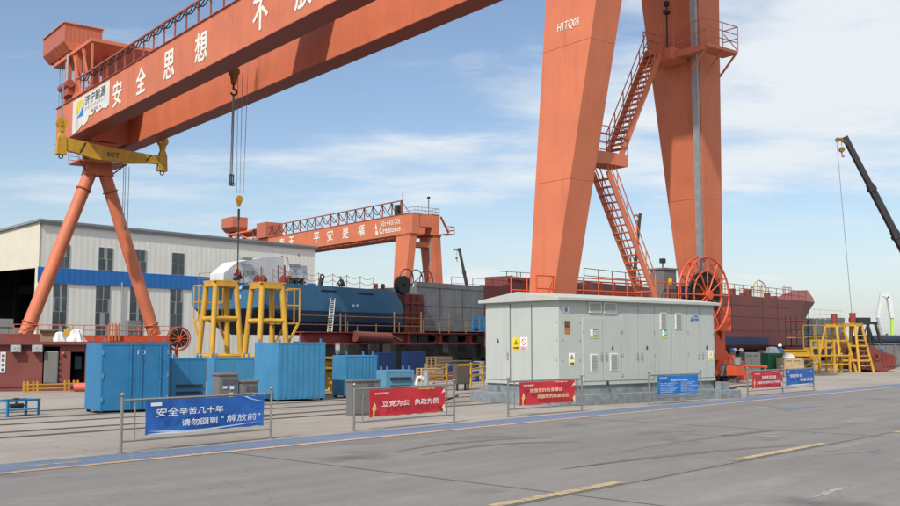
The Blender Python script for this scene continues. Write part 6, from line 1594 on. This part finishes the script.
# ================================================================ PEOPLE
def person(px, d, label, helm, top, z0=0, face=V((0, -1, 0)), crouch=False, k=.86, arm=0):
    c = base(px, d)+UP*z0; t = thing('person', label, 'person', c, 'yard workers')
    fx = face.normalized(); sx = V((-fx.y, fx.x, 0))
    if not crouch:
        hip, kn, ft = .92, .50, .08; J = {'pel': (0, .95, 0), 'ch': (0, 1.30, .02), 'nk': (0, 1.47, .02), 'hd': (0, 1.60, .05), 'ht': (0, 1.70, .04)}
        leg = lambda s: [(s*.10, .90, 0), (s*.11, .50, .03), (s*.12, .09, -.02), (s*.13, .04, .16)]
        ar = lambda s: [(s*.19, 1.40, 0), (s*.25, 1.14, .0), (s*.24, .93, .10+arm*.1), (s*.235, .83, .16+arm*.1)]
    else:
        J = {'pel': (0, .42, -.12), 'ch': (0, .74, .10), 'nk': (0, .90, .18), 'hd': (0, 1.02, .24), 'ht': (0, 1.12, .23)}
        leg = lambda s: [(s*.11, .38, -.10), (s*.16, .50, .28), (s*.15, .09, .12), (s*.15, .04, .28)]
        ar = lambda s: [(s*.19, .84, .14), (s*.26, .60, .30), (s*.12, .52, .50), (s*.07, .48, .56)]
    P_ = lambda q: ((c+(sx*q[0]+UP*q[1]+fx*q[2])*k)-c)
    vs, es, rs = [], [], []
    def ad(q, r, par=None):
        vs.append(P_(q)*SC); rs.append(r*k*SC); i = len(vs)-1
        if par is not None: es.append((par, i))
        return i
    a = ad(J['pel'], .145); b = ad(J['ch'], .16, a); n = ad(J['nk'], .065, b); h = ad(J['hd'], .095, n); ad(J['ht'], .08, h)
    for s in (-1, 1):
        p = a
        for q, r in zip(leg(s), (.095, .07, .05, .045)): p = ad(q, r, p)
        p = b
        for q, r in zip(ar(s), (.062, .05, .038, .035)): p = ad(q, r, p)
        hx = ar(s)[-1]
        for f in range(4): ad((hx[0]+s*(f-1.5)*.02, hx[1]-.08, hx[2]+.03), .010, p)
        ad((hx[0]-s*.045, hx[1]-.02, hx[2]+.05), .011, p)
    me = bpy.data.meshes.new('body'); me.from_pydata([tuple(v) for v in vs], es, [])
    o = bpy.data.objects.new('body_src', me); COL.objects.link(o); md = o.modifiers.new('s', 'SKIN'); md.use_smooth_shade = True
    for i, r in enumerate(rs): me.skin_vertices[0].data[i].radius = (r, r)
    me.skin_vertices[0].data[0].use_root = True
    sb = o.modifiers.new('d', 'SUBSURF'); sb.levels = 1; sb.render_levels = 1
    dg = bpy.context.evaluated_depsgraph_get(); dg.update(); m2 = bpy.data.meshes.new_from_object(o.evaluated_get(dg)); bpy.data.objects.remove(o)
    for mm in ('skin', top, 'trouser', 'black'): m2.materials.append(M[mm])
    nkz = P_(J['nk']).z*SC; plz = P_(J['pel']).z*SC
    hands = [P_(ar(s)[-1])*SC for s in (-1, 1)]; hd = P_(J['hd'])*SC
    lgs = [[P_(q)*SC for q in leg(s)] for s in (-1, 1)]
    def segd(p, a, b): 
        u = max(0, min(1, (p-a).dot(b-a)/(b-a).length_squared)); return (p-a-(b-a)*u).length
    for f in m2.polygons:
        q = f.center; f.use_smooth = True
        if (q-hd).length < .16*k*SC and q.z > nkz-.02: f.material_index = 0
        elif min((q-x).length for x in hands) < .10*k*SC: f.material_index = 0
        elif q.z < .10*k*SC: f.material_index = 3
        elif min(min(segd(q, l[0], l[1]), segd(q, l[1], l[2])) for l in lgs) < .11*k*SC and (q.z < plz+.02 or crouch) and (q-P_(J['ch'])*SC).length > .2*k*SC: f.material_index = 2
        else: f.material_index = 1
    m2.name = 'body'; bo = bpy.data.objects.new('body', m2); COL.objects.link(bo); bo.parent = t
    hc = c+P_(J['hd'])+UP*.045*k; mb = MB()
    mb.ball(hc+UP*.02*k, .128*k, 14, 8, .95); mb.tube(hc+UP*-.005*k, hc+UP*.015*k, .15*k, n=16); mb.hexa([hc+fx*.12*k+sx*x*k+UP*z*k for x, z in ((-.09, -.01), (.09, -.01))]+[hc+fx*.20*k+sx*x*k+UP*-.02*k for x in (.08, -.08)]+[hc+fx*.12*k+sx*x*k+UP*.015*k for x in (-.09, .09)]+[hc+fx*.20*k+sx*x*k-UP*.005*k for x in (.08, -.08)])
    mb.build('helmet', helm, t, smooth=True)
    mb = MB()
    fcx = c+P_(J['hd'])+fx*.105*k
    mb.taper(fcx-UP*.035*k, fcx+UP*.005*k, sx, fx, (.016*k, .02*k), (.009*k, .01*k)); mb.build('nose', 'skin', t)
    mb = MB()
    for s in (-1, 1): mb.ball(fcx+sx*s*.035*k+UP*.012*k-fx*.012*k, .014*k, 8, 6)
    mb.bar(fcx-sx*.025*k-UP*.06*k-fx*.008*k, fcx+sx*.025*k-UP*.06*k-fx*.008*k, .008*k, .008*k); mb.build('face_features', 'dark_ink', t)
    return t
dz = hz1-.05
person(238.2, 71.2, 'crouching worker in an orange helmet and dark red jacket on the blue ship', 'helm_o', 'cloth_red', dz, V((-.5, -.8, 0)), True, .95)
person(234.0, 71.6, 'crouching worker in white helmet and dark red jacket, leftmost on the blue ship', 'helm_w', 'cloth_red', dz, V((.6, -.7, 0)), True, .80)
p_ = HC+W*ext(HC, W, 348.5)+WP*.7
def person_at(P, *a, **k): 
    px = CX+FPX*P.x/dep(V((P.x, P.y, -H))); return person(px, P.y, *a, **k)
person_at(p_, 'crouching worker in a brown-grey jacket on the right half of the blue ship deck', 'helm_w', 'cloth_grey', hz1-.25, V((-.7, -.6, 0)), True, .92)
person(731.0, 51, 'standing worker in blue helmet and grey workwear, nearest the orange crane bogie', 'helm_b', 'cloth_grey', 0, V((.6, -.7, 0)))
person(733.6, 53, 'standing worker in white helmet between the blue-helmeted one and the broad worker', 'helm_w', 'cloth_grey', 0, V((.8, -.5, 0)))
person(741.5, 51.5, 'standing worker in white helmet and grey jacket, rightmost of the three by the crane bogie', 'helm_w', 'cloth_grey', 0, V((-.7, -.5, 0)), arm=1)
person(780, 63, 'standing worker in blue overalls and white helmet under the bow of the red-brown hull', 'helm_w', 'cloth_blue', .05, V((-.4, -.8, 0)), k=.95)
person(881.5, 65.0, 'standing worker in blue helmet behind the maroon bow section at the far right', 'helm_b', 'cloth_grey', .0, V((-.5, -.8, 0)))
# ================================================================ DISTANT TREES
def tree(px, d, h, label, seed):
    c = base(px, d); t = thing('broadleaf_tree', label, 'tree', c, 'distant trees on the right horizon'); rnd = random.Random(seed)
    mb = MB(); mb.tube(c, c+UP*h*.55, .22, .1, n=8)
    for k in range(4): a = rnd.uniform(0, 6.28); mb.tube(c+UP*h*.4, c+UP*h*.7+V((math.cos(a), math.sin(a), 0))*h*.22, .09, .03, n=6)
    mb.build('trunk', 'bark', t)
    mb = MB()
    for k in range(700):
        cl = k % 9; rr = random.Random(seed*31+cl); cc = V((rr.uniform(-.28, .28)*h, rr.uniform(-.28, .28)*h, h*rr.uniform(.45, .9)))
        p = c+cc+V((rnd.gauss(0, .08), rnd.gauss(0, .08), rnd.gauss(0, .07)))*h; a = V((rnd.uniform(-1, 1), rnd.uniform(-1, 1), rnd.uniform(-1, 1))).normalized()*.22; b = a.orthogonal().normalized()*.16
        mb.quad(p-a, p-b, p+a, p+b)
    mb.build('crown', 'leaf', t)
for i, (px, d, h, lb_) in enumerate(((868, 185, 3.3, 'small far tree left of the pump boom, leftmost on the horizon'), (873, 190, 2.7, 'small far tree just left of the concrete pump boom foot'), (880, 180, 3.0, 'small far tree between the two limbs of the concrete pump boom'), (887, 188, 3.4, 'small far tree against the lime-green pump mast'), (897, 184, 2.9, 'small far tree at the right edge beyond the dark pipes'))):
    tree(px, d, h, lb_, i+1)
# ================================================================ SKY, SUN, CAMERA
EL = math.radians(46); SUN = V((-.42, -.91, 0)).normalized()
wd = bpy.data.worlds.new('World'); scene.world = wd; wd.use_nodes = True
nt = wd.node_tree; nd = nt.nodes; lk = nt.links
for n in list(nd): nd.remove(n)
out = nd.new('ShaderNodeOutputWorld'); sky = nd.new('ShaderNodeTexSky'); sky.sky_type = 'NISHITA'; sky.sun_disc = False
sky.sun_elevation = EL; sky.sun_rotation = math.atan2(SUN.x, SUN.y); sky.air_density = 1.0; sky.dust_density = 1.4; sky.ozone_density = 2.0
bg = nd.new('ShaderNodeBackground'); bg.inputs['Strength'].default_value = .135; lk.new(sky.outputs[0], bg.inputs['Color'])
cl = nd.new('ShaderNodeBackground'); cl.inputs['Color'].default_value = (.88, .935, .985, 1); cl.inputs['Strength'].default_value = .86
tc = nd.new('ShaderNodeTexCoord'); sx = nd.new('ShaderNodeSeparateXYZ'); lk.new(tc.outputs['Generated'], sx.inputs[0])
def M2(op, a, b):
    n = nd.new('ShaderNodeMath'); n.operation = op
    for i, x in enumerate((a, b)):
        if isinstance(x, (int, float)): n.inputs[i].default_value = x
        elif x is not None: lk.new(x, n.inputs[i])
    return n.outputs[0]
def MR(s, a, b, c, d):
    r = nd.new('ShaderNodeMapRange'); r.inputs['From Min'].default_value = a; r.inputs['From Max'].default_value = b; r.inputs['To Min'].default_value = c; r.inputs['To Max'].default_value = d; r.interpolation_type = 'SMOOTHSTEP'
    lk.new(s, r.inputs['Value']); return r.outputs[0]
zz = M2('ADD', M2('MAXIMUM', sx.outputs[2], 0.0), .16)
cx_ = M2('DIVIDE', sx.outputs[0], zz); cy_ = M2('DIVIDE', sx.outputs[1], zz)
cb_ = nd.new('ShaderNodeCombineXYZ'); lk.new(cx_, cb_.inputs[0]); lk.new(cy_, cb_.inputs[1])
def cn(scale, sxx, syy, rot, loc, det=8, rough=.6, dist=.3):
    mp = nd.new('ShaderNodeMapping'); mp.inputs['Scale'].default_value = (sxx, syy, 1); mp.inputs['Rotation'].default_value = (0, 0, rot); mp.inputs['Location'].default_value = loc
    lk.new(cb_.outputs[0], mp.inputs['Vector']); n = nd.new('ShaderNodeTexNoise'); n.inputs['Scale'].default_value = scale; n.inputs['Detail'].default_value = det; n.inputs['Roughness'].default_value = rough; n.inputs['Distortion'].default_value = dist
    lk.new(mp.outputs[0], n.inputs['Vector']); return n.outputs['Fac']
n1 = cn(1.0, .62, 1.0, .12, (3.1, 1.7, 0), 9, .58, .25)
n2 = cn(2.2, .55, 1.5, -.1, (9.3, 4.2, 0), 10, .62, .3)
rt = M2('MULTIPLY', MR(sx.outputs[0], -.06, .36, 0.0, 1.0), MR(sx.outputs[2], .19, .27, 0, 1))        # the larger cloud stands upper right
bias = M2('ADD', M2('MULTIPLY', rt, .155), MR(sx.outputs[2], .05, .30, -.03, .035))
a1 = MR(M2('ADD', n1, bias), .505, .675, 0, .95)
a2 = MR(n2, .52, .72, 0, .42)
hor = MR(sx.outputs[2], -.02, .17, .46, .0)
tot = M2('ADD', M2('ADD', a1, M2('MULTIPLY', a2, MR(sx.outputs[2], .05, .2, .45, 1.0))), hor); tot = M2('MINIMUM', M2('ADD', tot, .02), .97)
mx = nd.new('ShaderNodeMixShader'); lk.new(tot, mx.inputs[0]); lk.new(bg.outputs[0], mx.inputs[1]); lk.new(cl.outputs[0], mx.inputs[2]); lk.new(mx.outputs[0], out.inputs['Surface'])
sl_ = bpy.data.lights.new('sun', 'SUN'); sl_.energy = 4.0; sl_.angle = math.radians(1.0); sl_.color = (1.0, .95, .87)
so = bpy.data.objects.new('sun', sl_); COL.objects.link(so)
dirv = V((SUN.x*math.cos(EL), SUN.y*math.cos(EL), math.sin(EL)))
so.rotation_euler = dirv.to_track_quat('Z', 'Y').to_euler(); so.location = (0, -20, 60)
cam = bpy.data.cameras.new('camera'); co = bpy.data.objects.new('camera', cam); COL.objects.link(co)
cam.sensor_width = 36; cam.lens = 36*FPX/900; cam.clip_end = 4000; cam.clip_start = .1
co.location = (0, 0, H*SC); co.rotation_euler = (math.radians(90)+PIT, 0, 0)
scene.camera = co
vs_ = scene.view_settings; vs_.view_transform = 'Standard'; vs_.look = 'None'; vs_.gamma = 1; vs_.exposure = 0.12; vs_.use_curve_mapping = False
